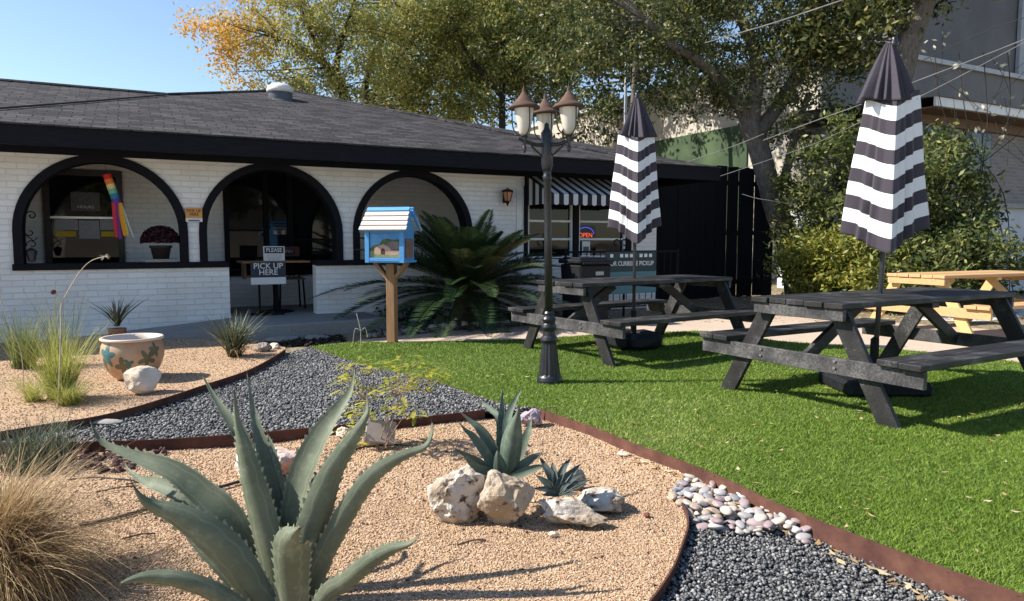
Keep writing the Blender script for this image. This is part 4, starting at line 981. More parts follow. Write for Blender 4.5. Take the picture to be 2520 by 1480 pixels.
for i, (u, v, L, a) in enumerate(((235, 1215, .16, .5), (255, 1232, .10, -1.0), (310, 1195, .12, .1), (590, 1395, .14, .6), (300, 1330, .12, .4), (1125, 1345, .12, .35))):
    q = gp(u, v); f = MB(); d = Vector((math.cos(a), math.sin(a), 0)) * L
    f.tube(catmull([q + Vector((0, 0, .006)), q + d * .5 + Vector((.01, .012, .012)), q + d + Vector((0, 0, .008))], 4), .0035, 5); f.tube([q + d * .5 + Vector((.01, .012, .012)), q + d * .75 + Vector((.03, -.03, .02))], .002, 4)
    props(f.build('twig', M_TWIG), 'dry brown twig lying on the sand bed', 'twig', 'dry twigs on the sand')

# ------------------------------------------------------------------ painted pot
pp = G(313, 937, .045); pp = Vector((pp.x - .015, pp.y + .13, .035))
def pot_mat():
    m, nt, bs = new_mat('painted_clay'); bs.inputs['Roughness'].default_value = .5
    co = coords(nt); n1 = N(nt, 'ShaderNodeTexNoise', i_Scale=5.0, i_Detail=6.0); nt.links.new(co, n1.inputs[0])
    nt.links.new(ramp(nt, n1.outputs[0], [(.3, (.40, .22, .13)), (.5, (.46, .29, .18)), (.7, (.46, .36, .25))]), bs.inputs['Base Color']); bump(nt, bs, n1.outputs[0], .1, .01); return m
pt = empty('painted_pot', pp, R(0), 'round clay pot painted with blue green flowers on the sand bed', 'pot'); pt.scale = (.91, .91, .91)
prof = [(.0, .0), (.115, .0), (.16, .03), (.215, .10), (.248, .19), (.255, .25), (.245, .31), (.222, .352)]
def pot_r(z): return interp([p[1] for p in prof[1:]], [p[0] for p in prof[1:]], z)
f = MB(); f.lathe(prof, (0, 0, 0), 48, cap=False); o = f.build('pot_body', pot_mat(), pt, smooth=True)
f = MB(); f.lathe([(.222, .350), (.252, .355), (.256, .368), (.248, .378), (.225, .376), (.215, .33), (.19, .28)], (0, 0, 0), 48, cap=False); f.build('rim', mat('cream_glaze', (.66, .58, .50), (.58, .48, .40), 8, .4), pt, smooth=True)
f = MB(); f.lathe([(.0, .29), (.20, .29)], (0, 0, 0), 32, cap=False); f.build('soil', M_SOIL, pt)
M_TQ = mat('blue_green_glaze', (.035, .12, .13), (.07, .17, .16), 12, .4); M_OL = mat('olive_glaze', (.10, .095, .055), (.15, .13, .07), 10, .45)
def blob(th0, z0, pts, m_, nm):
    """painted patch hugging the pot wall; pts = (angle offset, dz)"""
    f = MB(); ring = []
    cen = (th0, z0)
    def on(th, z, lift): r_ = pot_r(z) + lift; return (r_ * math.cos(th), r_ * math.sin(th), z)
    n_ = len(pts)
    for lift in (.0022, -.003):
        for s_ in (.0, .35, .7, 1.0):
            for (a, b) in pts: f.v.append(on(th0 + a * s_, z0 + b * s_, lift if s_ < .99 else lift - .0006))
    for s_ in range(3):
        for i in range(n_):
            j = (i + 1) % n_; f.f.append((s_ * n_ + i, s_ * n_ + j, (s_ + 1) * n_ + j, (s_ + 1) * n_ + i)); f.mi.append(0)
    return f.build(nm, m_, pt, smooth=True)
def petal(n_, r0, r1, ph=0, sx=3.4): return [((r0 + (r1 - r0) * (.5 + .5 * math.cos(n_ * t + ph))) * math.cos(t) * sx, (r0 + (r1 - r0) * (.5 + .5 * math.cos(n_ * t + ph))) * math.sin(t)) for t in [2 * math.pi * k / 60 for k in range(60)]]
for a, z, n_, r0, r1, m_, nm in ((-114, .240, 5, .050, .105, M_TQ, 'painted_flower'), (-82, .15, 4, .035, .085, M_OL, 'painted_leaf'), (-36, .20, 5, .035, .095, M_OL, 'painted_leaf'), (-20, .27, 5, .035, .07, M_OL, 'painted_leaf'), (-128, .145, 3, .02, .05, M_OL, 'painted_leaf'), (-70, .175, 3, .012, .05, M_TQ, 'painted_flower')):
    blob(R(a), z, petal(n_, r0, r1, a), m_, nm)

# ------------------------------------------------------------------ lamp post
lpz = Vector((.305, 5.72, 0)); lamp = empty('lamp_post', lpz, 0, 'black three headed lamp post standing on the lawn', 'lamp post'); lamp.rotation_euler = (0, R(-.9), 0)
M_IRON = mat('black_cast_iron', (.012, .013, .016), (.022, .023, .027), 25, .35, .1, .003, spec=.5)
f = MB(); n = 32; prof = [(.105, .0), (.105, .025), (.098, .05), (.090, .06), (.088, .07), (.060, .315), (.060, .33), (.066, .335), (.072, .35), (.066, .37), (.05, .385), (.047, .42), (.058, .44), (.062, .455), (.055, .475), (.047, .485), (.055, .505), (.058, .52), (.05, .535), (.04, .545), (.042, .565), (.033, .58)]
f.lathe(prof, (0, 0, 0), n)
for i, (r_, z) in enumerate(prof):   # flutes on the tapered base
    if .06 < z < .33:
        for k in range(n):
            if k % 2: x_, y_, z_ = f.v[i * n + k]; f.v[i * n + k] = (x_ * .93, y_ * .93, z_)
f.build('lamp_base', M_IRON, lamp)
f = MB(); f.lathe([(.033, .575), (.030, 1.2), (.029, 1.62), (.036, 1.63), (.036, 1.655), (.03, 1.665), (.030, 1.70), (.038, 1.705), (.038, 1.72), (.046, 1.735), (.046, 1.99), (.04, 2.0), (.025, 2.02), (.018, 2.04), (.02, 2.055), (.0, 2.075)], (0, 0, 0), 20); f.build('pole', M_IRON, lamp, smooth=True)
M_MILK = mat('frosted_glass', (.62, .57, .49), (.54, .49, .41), 6, .25, spec=.5)
M_CAP = rust_mat('rusty_copper_cap', (.045, .04, .038), (.10, .056, .04), (.14, .115, .095))
for (ax, ay) in ((-.178, -.085), (.168, -.09), (.0, .20)):
    az = 1.925; d = Vector((ax, ay, 0)); dn = d.normalized()
    f = MB(); f.tube([(0, 0, 1.90), dn * .1 + Vector((0, 0, 1.895)), d + Vector((0, 0, az - .005)), d * 1.28 + Vector((0, 0, az + .012))], [.018, .016, .014, .010], 8)
    f.tube(catmull([Vector((0, 0, 1.79)), dn * .07 + Vector((0, 0, 1.83)), dn * .14 + Vector((0, 0, 1.885))], 4), .008, 6); f.lathe([(.0, -.10), (.014, -.085), (.016, -.06), (.01, -.04), (.018, .0), (.022, .02), (.03, .03), (.03, .045)], d + Vector((0, 0, az)), 12)
    f.build('arm', M_IRON, lamp)
    ln = empty('lantern', d + Vector((0, 0, az + .04))); ln.parent = lamp
    f = MB(); f.lathe([(.030, .0), (.040, .015), (.052, .06), (.066, .13), (.078, .21), (.078, .215)], (0, 0, 0), 24); f.build('lantern_glass', M_MILK, ln, smooth=True)
    f = MB(); f.lathe([(.122, .200), (.126, .210), (.112, .224), (.090, .236), (.072, .250), (.066, .262), (.050, .283), (.032, .300), (.022, .318), (.012, .330), (.015, .340), (.006, .36), (.0, .395)], (0, 0, 0), 24); f.build('lantern_cap', M_CAP, ln, smooth=True)
    f = MB()
    for k in range(3):
        th = math.pi / 2 + k * 2 * math.pi / 3 + math.atan2(ay, ax); c, s = math.cos(th), math.sin(th)
        f.tube(catmull([Vector((c * .025, s * .025, -.005)), Vector((c * .062, s * .062, .015)), Vector((c * .088, s * .088, .06)), Vector((c * .094, s * .094, .15)), Vector((c * .094, s * .094, .21))], 4), .0055, 6)
    f.build('cage', M_IRON, ln)

# ------------------------------------------------------------------ little library
lb = empty('little_library', G(966, 841, 0), R(-14), 'blue painted little library box with slatted roof on a wooden post', 'book box')
def wood(name, a, b, sc=3.0, rough=.65, st=(1, 12, 12), bm_=.25): return mat(name, a, b, sc, rough, bm_, .004, st, 7)
M_POST = wood('cedar_post', (.36, .20, .10), (.25, .13, .065), 3, .7, (14, 14, 1.2))
f = MB(); f.box((0, 0, .44), (.098, .098, .89)); f.build('post', M_POST, lb, bevel=.004)
for sx in (-1, 1):
    f = MB(); f.bar((sx * .03, 0, .70), (sx * .19, 0, .90), .085, .035, (sx * -.2, 0, .16)); f.build('brace', M_POST, lb)
M_BLUE = wood('sky_blue_paint', (.075, .28, .60), (.10, .34, .68), 4, .5, (1, 6, 6), .1)
BX, BD, BH, BZ = .465, .36, .37, .90
f = MB(); f.box((0, 0, BZ + BH / 2), (BX - .05, BD - .03, BH)); f.box((0, 0, BZ + .012), (BX, BD, .024)); f.build('box_body', M_BLUE, lb)
gb = MB(); gb.prism([(0, 0)] * 3, 0, 0) if False else None
for sx in (-1, 1):   # gables
    x0 = sx * (BX / 2 - .035); v_ = [(x0, -BD / 2, BZ + BH - .02), (x0, BD / 2, BZ + BH - .02), (x0, 0, BZ + BH + .19), (x0 + sx * .02, -BD / 2, BZ + BH - .02), (x0 + sx * .02, BD / 2, BZ + BH - .02), (x0 + sx * .02, 0, BZ + BH + .19)]
    gb.add(v_, [(0, 1, 2), (3, 5, 4), (0, 3, 4, 1), (1, 4, 5, 2), (2, 5, 3, 0)])
gb.build('gable', M_BLUE, lb)
fr = MB(); yf = -BD / 2 + .005
fr.box((-BX / 2 + .025, yf, BZ + BH / 2), (.05, .03, BH)); fr.box((BX / 2 - .028, yf, BZ + BH / 2), (.056, .03, BH)); fr.box((0, yf, BZ + .035), (BX - .108, .03, .04)); fr.box((0, yf, BZ + BH - .02), (BX - .108, .03, .04)); fr.build('door_frame', M_BLUE, lb, bevel=.003)
# little landscape painted on the door
pa = empty('painted_panel', (0, 0, 0)); pa.parent = lb
def flat_poly(nm, pts, col, dy, mt=None):
    f = MB(); f.prism_xz([(p[0], p[1]) for p in pts], yf + .004 - dy, yf + .006); return f.build(nm, mt or flat_mat(nm + '_paint', col, .5), pa)
xl_, xr_, zb_, zt_ = -.18, .175, BZ + .06, BZ + BH - .045
flat_poly('painted_sky', [(xl_, zb_), (xr_, zb_), (xr_, zt_), (xl_, zt_)], None, 0, mat('painted_sky', (.06, .20, .50), (.10, .34, .62), 9, .5))
flat_poly('painted_trees', [(-.18, 1.06), (-.12, 1.10), (-.07, 1.10), (-.03, 1.155), (.03, 1.17), (.1, 1.155), (.17, 1.16), (.17, 1.0), (-.18, 1.0)], None, .001, mat('painted_trees', (.025, .075, .03), (.08, .13, .05), 30, .5))
flat_poly('painted_meadow', [(xl_, zb_), (xr_, zb_), (xr_, 1.02), (xl_, 1.03)], None, .0016, mat('painted_meadow', (.16, .22, .07), (.30, .30, .14), 25, .5))
flat_poly('painted_house', [(-.125, .995), (.16, .985), (.17, 1.035), (.07, 1.04), (.06, 1.075), (-.02, 1.105), (-.085, 1.085), (-.13, 1.05)], None, .0022, mat('painted_house', (.42, .26, .20), (.52, .36, .28), 20, .5))
flat_poly('painted_hill', [(.02, 1.105), (.09, 1.14), (.17, 1.13), (.17, 1.05), (.07, 1.05)], None, .0026, mat('painted_hill', (.16, .12, .12), (.22, .16, .15), 20, .5))
flat_poly('painted_doorway', [(-.05, .995), (.0, .993), (.0, 1.045), (-.025, 1.065), (-.05, 1.045)], (.10, .03, .03), .0032)
sdp = MB(); sdp.box((BX / 2 - .017, .0, BZ + .16), (.012, BD - .14, .21)); sdp.build('side_panel', mat('rust_side_art', (.16, .09, .07), (.30, .18, .14), 25, .5), lb)
for k in range(5):   # roof slats on both slopes
    for sy in (-1, 1):
        t0 = k / 5; a = Vector((0, sy * (BD / 2 + .055) * (1 - t0), BZ + BH - .015 + .225 * t0)); b = Vector((0, sy * (BD / 2 + .055) * (1 - t0 - .165), BZ + BH - .015 + .225 * (t0 + .165)))
        off = .012 + .009 * (k % 2 == 0)
        nrm = Vector((0, sy * .225, BD / 2 + .055)).normalized() * (.010 + .011 * k)
        f = MB(); d = (b - a).normalized(); m_ = Matrix((Vector((1, 0, 0)), d, Vector((1, 0, 0)).cross(d))).transposed()
        f.box((a + b) / 2 + nrm, (BX + .09 - .012 * k, (b - a).length, .016), m_)
        f.build('roof_slat', M_BLUE if k == 4 or (k == 3 and sy == 1) else wood('slat_pinkish_white', (.66, .55, .49), (.72, .63, .57), 4, .6, (1, 8, 8), .1) if k == 0 and sy == -1 else (bpy.data.materials.get('slat_pinkish_white') or M_BLUE), lb)
for sx in (-1, 1):
    for sy in (-1, 1):
        f = MB(); f.bar((sx * (BX / 2 + .035), sy * (BD / 2 + .055), BZ + BH - .018), (sx * (BX / 2 + .02), sy * .008, BZ + BH + .205), .016, .035); f.build('barge_board', M_BLUE, lb)

# ------------------------------------------------------------------ picnic tables
def black_wood(name, a, b, c):
    m, nt, bs = new_mat(name); bs.inputs['Roughness'].default_value = .55; bs.inputs['Specular IOR Level'].default_value = .35
    co = coords(nt, 'Object', (1.2, 14, 14)); n1 = N(nt, 'ShaderNodeTexNoise', i_Scale=5.0, i_Detail=8.0, i_Roughness=.7); nt.links.new(co, n1.inputs[0])
    co2 = coords(nt); n2 = N(nt, 'ShaderNodeTexNoise', i_Scale=6.0, i_Detail=6.0); nt.links.new(co2, n2.inputs[0])
    mm_ = N(nt, 'ShaderNodeMath', operation='MULTIPLY'); nt.links.new(n1.outputs[0], mm_.inputs[0]); nt.links.new(n2.outputs[0], mm_.inputs[1])
    nt.links.new(ramp(nt, mm_.outputs[0], [(.18, a), (.28, b), (.40, c)]), bs.inputs['Base Color']); bump(nt, bs, n1.outputs[0], .35, .004); return m
M_TBL = black_wood('black_stained_wood', (.013, .012, .012), (.026, .025, .025), (.10, .096, .092))
M_TEND = black_wood('weathered_end_grain', (.03, .029, .03), (.075, .072, .072), (.16, .155, .15))
M_PINE = wood('fresh_pine', (.48, .28, .12), (.56, .36, .18), 3, .55); M_PINEY = wood('yellow_pine_leg', (.52, .36, .14), (.58, .42, .19), 3, .55, (8, 8, 2))
def picnic_table(loc, rz, mats_, label, L=2.14, W=.74, H=.745, SB=1.774, HBn=.425, group='picnic tables', hole=True):
    top_m, leg_m, end_m = mats_
    t = empty('picnic_table', loc, rz, label, 'picnic table', group)
    th = .038; n = 5; pw_ = (W - .006 * (n - 1)) / n
    f = MB()
    for k in range(n): f.box((random.uniform(-.007, .007), -W / 2 + pw_ / 2 + k * (pw_ + .006), H - th / 2 + random.uniform(-.002, .002)), (L, pw_ - random.uniform(0, .003), th), Matrix.Rotation(random.uniform(-.0012, .0012), 3, 'Z') @ Matrix.Rotation(random.uniform(-.012, .012), 3, 'X'))
    f.build('tabletop', top_m, t, bevel=.004)
    for s in (-1, 1):
        f = MB(); bw = .138
        for k in range(2): f.box((random.uniform(-.006, .006), s * (SB / 2 - bw / 2 - k * (bw + .006)), HBn - th / 2), (L, bw, th))
        f.build('bench_seat', top_m, t, bevel=.004)
    for e in (-1, 1):
        ue = e * (L / 2 - .10)
        f = MB(); f.box((ue + e * .067, 0, H - th - .040), (.036, W - .02, .078)); f.build('top_cleat', end_m, t, bevel=.003)
        f = MB(); f.box((ue + e * .045, 0, HBn - th - .056), (.036, SB - .01, .108)); f.build('bench_beam', end_m, t, bevel=.003)
        for s in (-1, 1):
            f = MB(); x = ue + e * .006; hw = .072
            zt, zb = H - th - .002, 0.0
            yt, yb = s * .265, s * .655
            f.add([(x - .018, yt - hw, zt), (x - .018, yt + hw, zt), (x - .018, yb + hw, zb), (x - .018, yb - hw, zb), (x + .018, yt - hw, zt), (x + .018, yt + hw, zt), (x + .018, yb + hw, zb), (x + .018, yb - hw, zb)], [(0, 1, 2, 3), (7, 6, 5, 4), (0, 4, 5, 1), (1, 5, 6, 2), (2, 6, 7, 3), (3, 7, 4, 0)])
            f.build('leg', leg_m, t, bevel=.003)
        f = MB(); f.bar((e * (L / 2 - .14), 0, HBn - th - .05), (e * .35, 0, H - th - .02), .085, .036, (0, 1, 0)); f.build('brace', leg_m, t)
    f = MB(); f.box((0, 0, H - th - .02), (.085, W - .04, .036)); f.build('top_cleat', leg_m, t)
    if SB and leg_m is M_TBL:
        f = MB()
        for s in (-1, 1):
            for k in (-1, 1): f.lathe([(.0, .0), (.011, .0), (.011, .004), (.0, .005)], (0, 0, 0), 8) if False else f.box((-(L / 2 - .10) - .07, s * .30 + k * .0, HBn - th - .045 + k * .022), (.006, .018, .014))
        f.build('bolts', mat('zinc', (.4, .4, .4), None, 9, .4, metal=.8), t)
    return t
T1 = Vector((2.847, 5.375, 0)); T2 = Vector((1.341, 7.573, 0)); T3 = Vector((5.75, 8.95, 0))
picnic_table(T1, .522, (M_TBL, M_TBL, M_TEND), 'nearest black picnic table with weathered grey ends')
picnic_table(T2, .594, (M_TBL, M_TBL, M_TEND), 'black picnic table behind the lamp post')
picnic_table(T3, .443, (M_PINE, M_PINEY, M_PINE), 'new yellow pine picnic table near the hedge')

# ------------------------------------------------------------------ folded umbrellas
def stripe_mat():
    m, nt, bs = new_mat('striped_canvas'); bs.inputs['Roughness'].default_value = .8; bs.inputs['Specular IOR Level'].default_value = .2; bs.inputs['Sheen Weight'].default_value = .15
    at = N(nt, 'ShaderNodeAttribute', attribute_name='band')
    fl = N(nt, 'ShaderNodeMath', operation='GREATER_THAN'); fl.inputs[1].default_value = .5
    md = N(nt, 'ShaderNodeMath', operation='FRACT'); nt.links.new(at.outputs['Fac'], md.inputs[0]); nt.links.new(md.outputs[0], fl.inputs[0])
    co = coords(nt); n1 = N(nt, 'ShaderNodeTexNoise', i_Scale=120.0, i_Detail=3.0); nt.links.new(co, n1.inputs[0])
    c = mixc(nt, fl.outputs[0], (.050, .042, .055), (.80, .79, .80)); nt.links.new(c, bs.inputs['Base Color']); bump(nt, bs, n1.outputs[0], .12, .003)
    tr = N(nt, 'ShaderNodeBsdfTranslucent'); nt.links.new(c, tr.inputs[0]); mx = N(nt, 'ShaderNodeMixShader'); mx.inputs[0].default_value = .12
    nt.links.new(bs.outputs[0], mx.inputs[1]); nt.links.new(tr.outputs[0], mx.inputs[2]); nt.links.new(mx.outputs[0], nt.nodes['Material Output'].inputs[0]); return m
M_STRIPE = stripe_mat(); M_VENT = mat('black_canvas', (.040, .034, .045), (.05, .043, .056), 60, .85)
def canopy_mesh(name, parent, mat_, ztop, zbot, rtop, rbot, nl, ph, drop, bands, sharp, seed, rows=60, cols=180, lean=(0, 0), curve=1.0):
    vs = np.zeros((rows + 1, cols, 3)); band = np.zeros((rows + 1, cols)); r2 = random.Random(seed)
    amp = [1.0] + [r2.uniform(.88, 1.05) for _ in range(nl - 1)]; dr_ = [1.0] + [r2.uniform(.15, .4) for _ in range(nl - 1)]
    for i in range(rows + 1):
        s = i / rows
        for j in range(cols):
            th = 2 * math.pi * j / cols
            q = ((th - ph) / (2 * math.pi) * nl) % nl; k = int(q) % nl; fq = q - int(q); k2 = (k + 1) % nl
            half = math.pi / nl; chord = math.cos(half) / math.cos((fq - .5) * 2 * half)     # flat panel between two rib folds
            am = lerp(amp[k], amp[k2], fq); dd = lerp(dr_[k], dr_[k2], fq)
            fold_ = interp([0, .2, .34, .5, .62, .8, 1], [0, -.07, -.03, -.10, -.01, -.07, 0], fq) * (.45 + .55 * s) * (3.4 if nl == 5 else 1.9)
            wob = .014 * math.sin(th * 3 + s * 6 + seed) + .010 * math.sin(th * 17 + s * 9 + seed * 2) * s
            Rr = lerp(rtop, rbot, s ** curve)
            r_ = Rr * (lerp(chord, 1.0, sharp) * am + fold_ + wob)
            z = lerp(ztop, zbot, s) - drop * (dd - .4) * (.55 + .45 * s)
            vs[i, j] = (r_ * math.cos(th) + lean[0] * (z - zbot), r_ * math.sin(th) + lean[1] * (z - zbot), z)
            band[i, j] = bands[0] + (bands[1] - bands[0]) * s
    idx = np.arange((rows + 1) * cols).reshape(rows + 1, cols)
    f = np.stack([idx[:-1], np.roll(idx[:-1], -1, 1), np.roll(idx[1:], -1, 1), idx[1:]], -1).reshape(-1, 4)[:, ::-1]
    o = np_mesh(name, vs.reshape(-1, 3), f, mat_, parent, smooth=True)
    a = o.data.attributes.new('band', 'FLOAT', 'POINT'); a.data.foreach_set('value', band.ravel().astype(np.float32))
    sm = o.modifiers.new('thick', 'SOLIDIFY'); sm.thickness = .004
    return o
def umbrella(loc, label, ph, nl, seed, lean, ztop=2.56, zbot=1.14, base=True, rb=.33, group='folded umbrellas'):
    u = empty('umbrella', loc, 0, label, 'umbrella', group)
    f = MB(); f.tube([(0, 0, .05), (lean[0] * 1.2, lean[1] * 1.2, 1.3), (lean[0] * (ztop - zbot), lean[1] * (ztop - zbot), ztop - .02)], .019, 10); f.build('pole', M_IRON, u)
    zs = lerp(ztop, zbot, .30)
    canopy_mesh('canopy', u, M_STRIPE, zs + .05, zbot, .19, rb, nl, ph, .23, (.30, 5.49), .02, seed, lean=lean)
    canopy_mesh('top_vent', u, M_VENT, ztop, zs, .03, .225, 5, ph + .25, .05, (0, 0), .1, seed + 3, rows=24, lean=lean, curve=.9)
    f = MB(); f.lathe([(.025, ztop - .03), (.03, ztop), (.018, ztop + .02), (.024, ztop + .035), (.0, ztop + .05)], (lean[0] * (ztop - zbot), lean[1] * (ztop - zbot), 0), 12); f.build('finial', M_IRON, u, smooth=True)
    f = MB()
    if base == 1:
        f.box((0, 0, .055), (.62, .56, .11)); f.box((0, 0, .13), (.30, .30, .05)); f.lathe([(.035, .1), (.03, .42)], (0, 0, 0), 12); o = f.build('umbrella_base', M_BIN, u, bevel=.03)
    else:
        f.lathe([(.035, .05), (.03, .40)], (0, 0, 0), 12); o = f.build('umbrella_base', M_BIN, u)
        for k in range(4):
            a = k * math.pi / 2 + .5; b_ = MB(); rt = Matrix.Rotation(a, 3, 'Z'); b_.box((.17 * math.cos(a), .17 * math.sin(a), .085), (.25, .36, .17), rt); w_ = b_.build('weight_bag', M_BIN, u, bevel=.05)
            for v in w_.data.vertices: v.co *= 1 + .08 * noise.noise(v.co * 9)
    return u
UP = Vector((2.775, 5.42, 0))
umbrella(UP, 'folded striped umbrella over the nearest picnic table', R(-103), 4, 2, (.035, 0), 2.60, 1.19, 1, .33)
UF = Vector((1.305, 7.62, 0))
umbrella(UF, 'folded striped umbrella at the table behind the lamp post', R(-94), 4, 7, (.0, 0), 2.64, 1.25, 2, .295)
# ------------------------------------------------------------------ agaves: thick tapered leaves
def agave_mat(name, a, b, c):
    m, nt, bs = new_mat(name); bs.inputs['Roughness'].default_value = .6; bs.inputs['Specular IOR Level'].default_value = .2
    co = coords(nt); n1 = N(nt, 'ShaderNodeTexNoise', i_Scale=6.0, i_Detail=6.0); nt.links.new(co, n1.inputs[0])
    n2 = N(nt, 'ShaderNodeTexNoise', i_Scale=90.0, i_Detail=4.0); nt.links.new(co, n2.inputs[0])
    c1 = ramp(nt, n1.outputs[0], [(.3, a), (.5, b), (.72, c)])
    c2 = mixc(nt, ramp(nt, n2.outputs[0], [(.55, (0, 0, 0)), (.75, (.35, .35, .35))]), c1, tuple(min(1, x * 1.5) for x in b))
    n3 = N(nt, 'ShaderNodeTexNoise', i_Scale=16.0, i_Detail=7.0, i_Roughness=.7); nt.links.new(co, n3.inputs[0])
    c3 = mixc(nt, ramp(nt, n3.outputs[0], [(.52, (0, 0, 0)), (.66, (.5, .5, .5))]), c2, tuple(x * 1.35 + .02 for x in c))
    n4 = N(nt, 'ShaderNodeTexNoise', i_Scale=26.0, i_Detail=3.0); nt.links.new(coords(nt, 'Object', (1, 1, .35)), n4.inputs[0])
    c4 = mixc(nt, ramp(nt, n4.outputs[0], [(.69, (0, 0, 0)), (.73, (.75, .75, .75))]), c3, (.13, .10, .06))
    ls = N(nt, 'ShaderNodeAttribute', attribute_name='across'); lt = N(nt, 'ShaderNodeAttribute', attribute_name='along')
    def M2(op, x, y=0.0):
        q = N(nt, 'ShaderNodeMath', operation=op)
        for i_, v_ in enumerate((x, y)):
            if hasattr(v_, 'node'): nt.links.new(v_, q.inputs[i_])
            else: q.inputs[i_].default_value = v_
        return q.outputs[0]
    sc_ = M2('ABSOLUTE', M2('SINE', M2('MULTIPLY', lt.outputs['Fac'], 34.0)))       # bud imprints left by the neighbouring leaf
    dd_ = M2('ABSOLUTE', M2('SUBTRACT', M2('SUBTRACT', ls.outputs['Fac'], .52), M2('MULTIPLY', sc_, .12)))
    c5 = mixc(nt, ramp(nt, dd_, [(.0, (.32, .32, .32)), (.09, (0, 0, 0))]), c4, tuple(x * 1.6 for x in c))
    c6 = mixc(nt, ramp(nt, lt.outputs['Fac'], [(.90, (0, 0, 0)), (.99, (.8, .8, .8))]), c5, (.10, .075, .05))
    nt.links.new(c6, bs.inputs['Base Color']); bump(nt, bs, n2.outputs[0], .10, .003); return m
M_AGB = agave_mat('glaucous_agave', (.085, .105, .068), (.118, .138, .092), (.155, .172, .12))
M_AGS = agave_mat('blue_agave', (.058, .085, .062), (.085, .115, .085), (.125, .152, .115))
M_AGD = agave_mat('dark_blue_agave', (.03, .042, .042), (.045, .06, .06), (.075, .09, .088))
M_TOOTH = mat('pale_leaf_margin', (.24, .26, .18), (.17, .17, .11), 60, .6); M_MARG = mat('pale_green_margin', (.20, .25, .18), (.15, .2, .14), 30, .6); M_SPINE = flat_mat('dark_leaf_spine', (.05, .035, .03), .5)
def agave_leaf(spine, parent, mats_, phi=0.0, adax=1, teeth=True, cup=.28, thick=.16, tooth=.012, name='leaf', sub=5, seed=0):
    """spine: [(world point, halfwidth m)] base -> tip"""
    r_ = random.Random(seed)
    pts = catmull([p for p, w in spine], sub); ws = catmull([Vector((w, 0, 0)) for p, w in spine], sub); ws = [max(.0008, q.x) for q in ws]
    n = len(pts); K = 9; SS = (-1, -.94, -.62, -.3, 0, .3, .62, .94, 1); vs = []; fs = []; mi = []; fr = []
    for i, p in enumerate(pts):
        t = (pts[min(i + 1, n - 1)] - pts[max(i - 1, 0)]).normalized(); view = (Vector((0, 0, HC)) - p).normalized()
        w_ = t.cross(view).normalized(); w_ = Matrix.Rotation(R(phi), 3, t) @ w_; nn = w_.cross(t).normalized()
        if nn.dot(view) < 0: nn = -nn
        nn = nn * adax; fr.append((p, t, w_, nn, ws[i]))
        for k in range(K):
            s = SS[k]; vs.append(p + w_ * ws[i] * s + nn * (cup * ws[i] * s * s))
        for k in range(K):
            s = SS[k]; tk = thick * (.035 + .55 * ws[i]) * (1 - s * s) + .0006
            vs.append(p + w_ * ws[i] * s * .995 + nn * (cup * ws[i] * s * s - tk * 1.6))
    S = 2 * K
    for i in range(n - 1):
        for k in range(K - 1):
            a = i * S + k; fs.append((a, a + 1, a + S + 1, a + S)); mi.append(1 if k in (0, K - 2) else 0)
            b = i * S + K + k; fs.append((b + 1, b, b + S, b + S + 1)); mi.append(0)
        for k, kk in ((0, K), (K - 1, 2 * K - 1)):
            a, b = i * S + k, i * S + kk
            fs.append((b, a, a + S, b + S) if k == 0 else (a, b, b + S, a + S)); mi.append(1 if teeth else 0)
    fs.append(tuple(range(K)) + tuple(reversed(range(K, 2 * K)))); mi.append(0)
    # tip spine
    p, t, w_, nn, w0 = fr[-1]
    b = len(vs); L_ = max(.02, spine[len(spine) // 2][1] * .7)
    for k in range(5):
        a = 2 * math.pi * k / 5; vs.append(p - t * .006 + (w_ * math.cos(a) + nn * math.sin(a)) * max(.0018, w0 * 1.1))
    vs.append(p + t * L_)
    for k in range(5): fs.append((b + k, b + (k + 1) % 5, b + 5)); mi.append(2)
    if teeth:
        for sgn in (-1, 1):
            acc = 0; gap = .035
            for i in range(2, n - 1):
                (p, t, w_, nn, ww), (p2, t2, w2, nn2, ww2) = fr[i], fr[i + 1]
                e0 = p + w_ * ww * sgn + nn * cup * ww; e1 = p2 + w2 * ww2 * sgn + nn2 * cup * ww2
                seg = (e1 - e0).length; pos = gap - acc
                while pos < seg:
                    q = e0.lerp(e1, pos / seg); h = tooth * r_.uniform(.6, 1.15) * min(1, ww / .02); bw = h * 1.1
                    out = (w_ * sgn + nn * .35 + t * .35).normalized(); b = len(vs)
                    vs += [q - t * bw - nn * .001, q + t * bw - nn * .001, q + out * h + t * bw * .6, q - w_ * sgn * .004 - nn * .004]
                    fs += [(b, b + 1, b + 2), (b + 1, b + 3, b + 2), (b + 3, b, b + 2)]; mi += [1, 1, 1]
                    gap = r_.uniform(.022, .036); pos += gap; acc = 0
                acc = seg - (pos - gap)
    me = bpy.data.meshes.new(name); me.from_pydata([tuple(v) for v in vs], [], fs); me.polygons.foreach_set('material_index', mi)
    sm = [m_ == 0 for m_ in mi]; me.polygons.foreach_set('use_smooth', sm); me.update()
    for an, fn in (('across', lambda q: abs(SS[q % K]) if q < n * S else 1.0), ('along', lambda q: (q // S) / (n - 1) if q < n * S else .5)):
        at_ = me.attributes.new(an, 'FLOAT', 'POINT'); at_.data.foreach_set('value', [fn(q) for q in range(len(vs))])
    inv = Vector(parent.location)
    for v in me.vertices: v.co -= inv
    return link_mesh(name, me, mats_, parent)
def px_spine(pts, y0, y1, f, yb=None):
    out = []; n = len(pts)
    for i, (cx, cy, hw) in enumerate(pts):
        y = lerp(y0, y1, (i / (n - 1)) ** 1.2); u, v = f(cx, cy); out.append((A(u, v, y), hw * f.s * y / FPX * getattr(f, 'w', 1)))
    return out
def fA(cx, cy): return 196.9 + .4058 * cx, 879.4 + .4058 * cy
fA.s = .4058; fA.w = .86
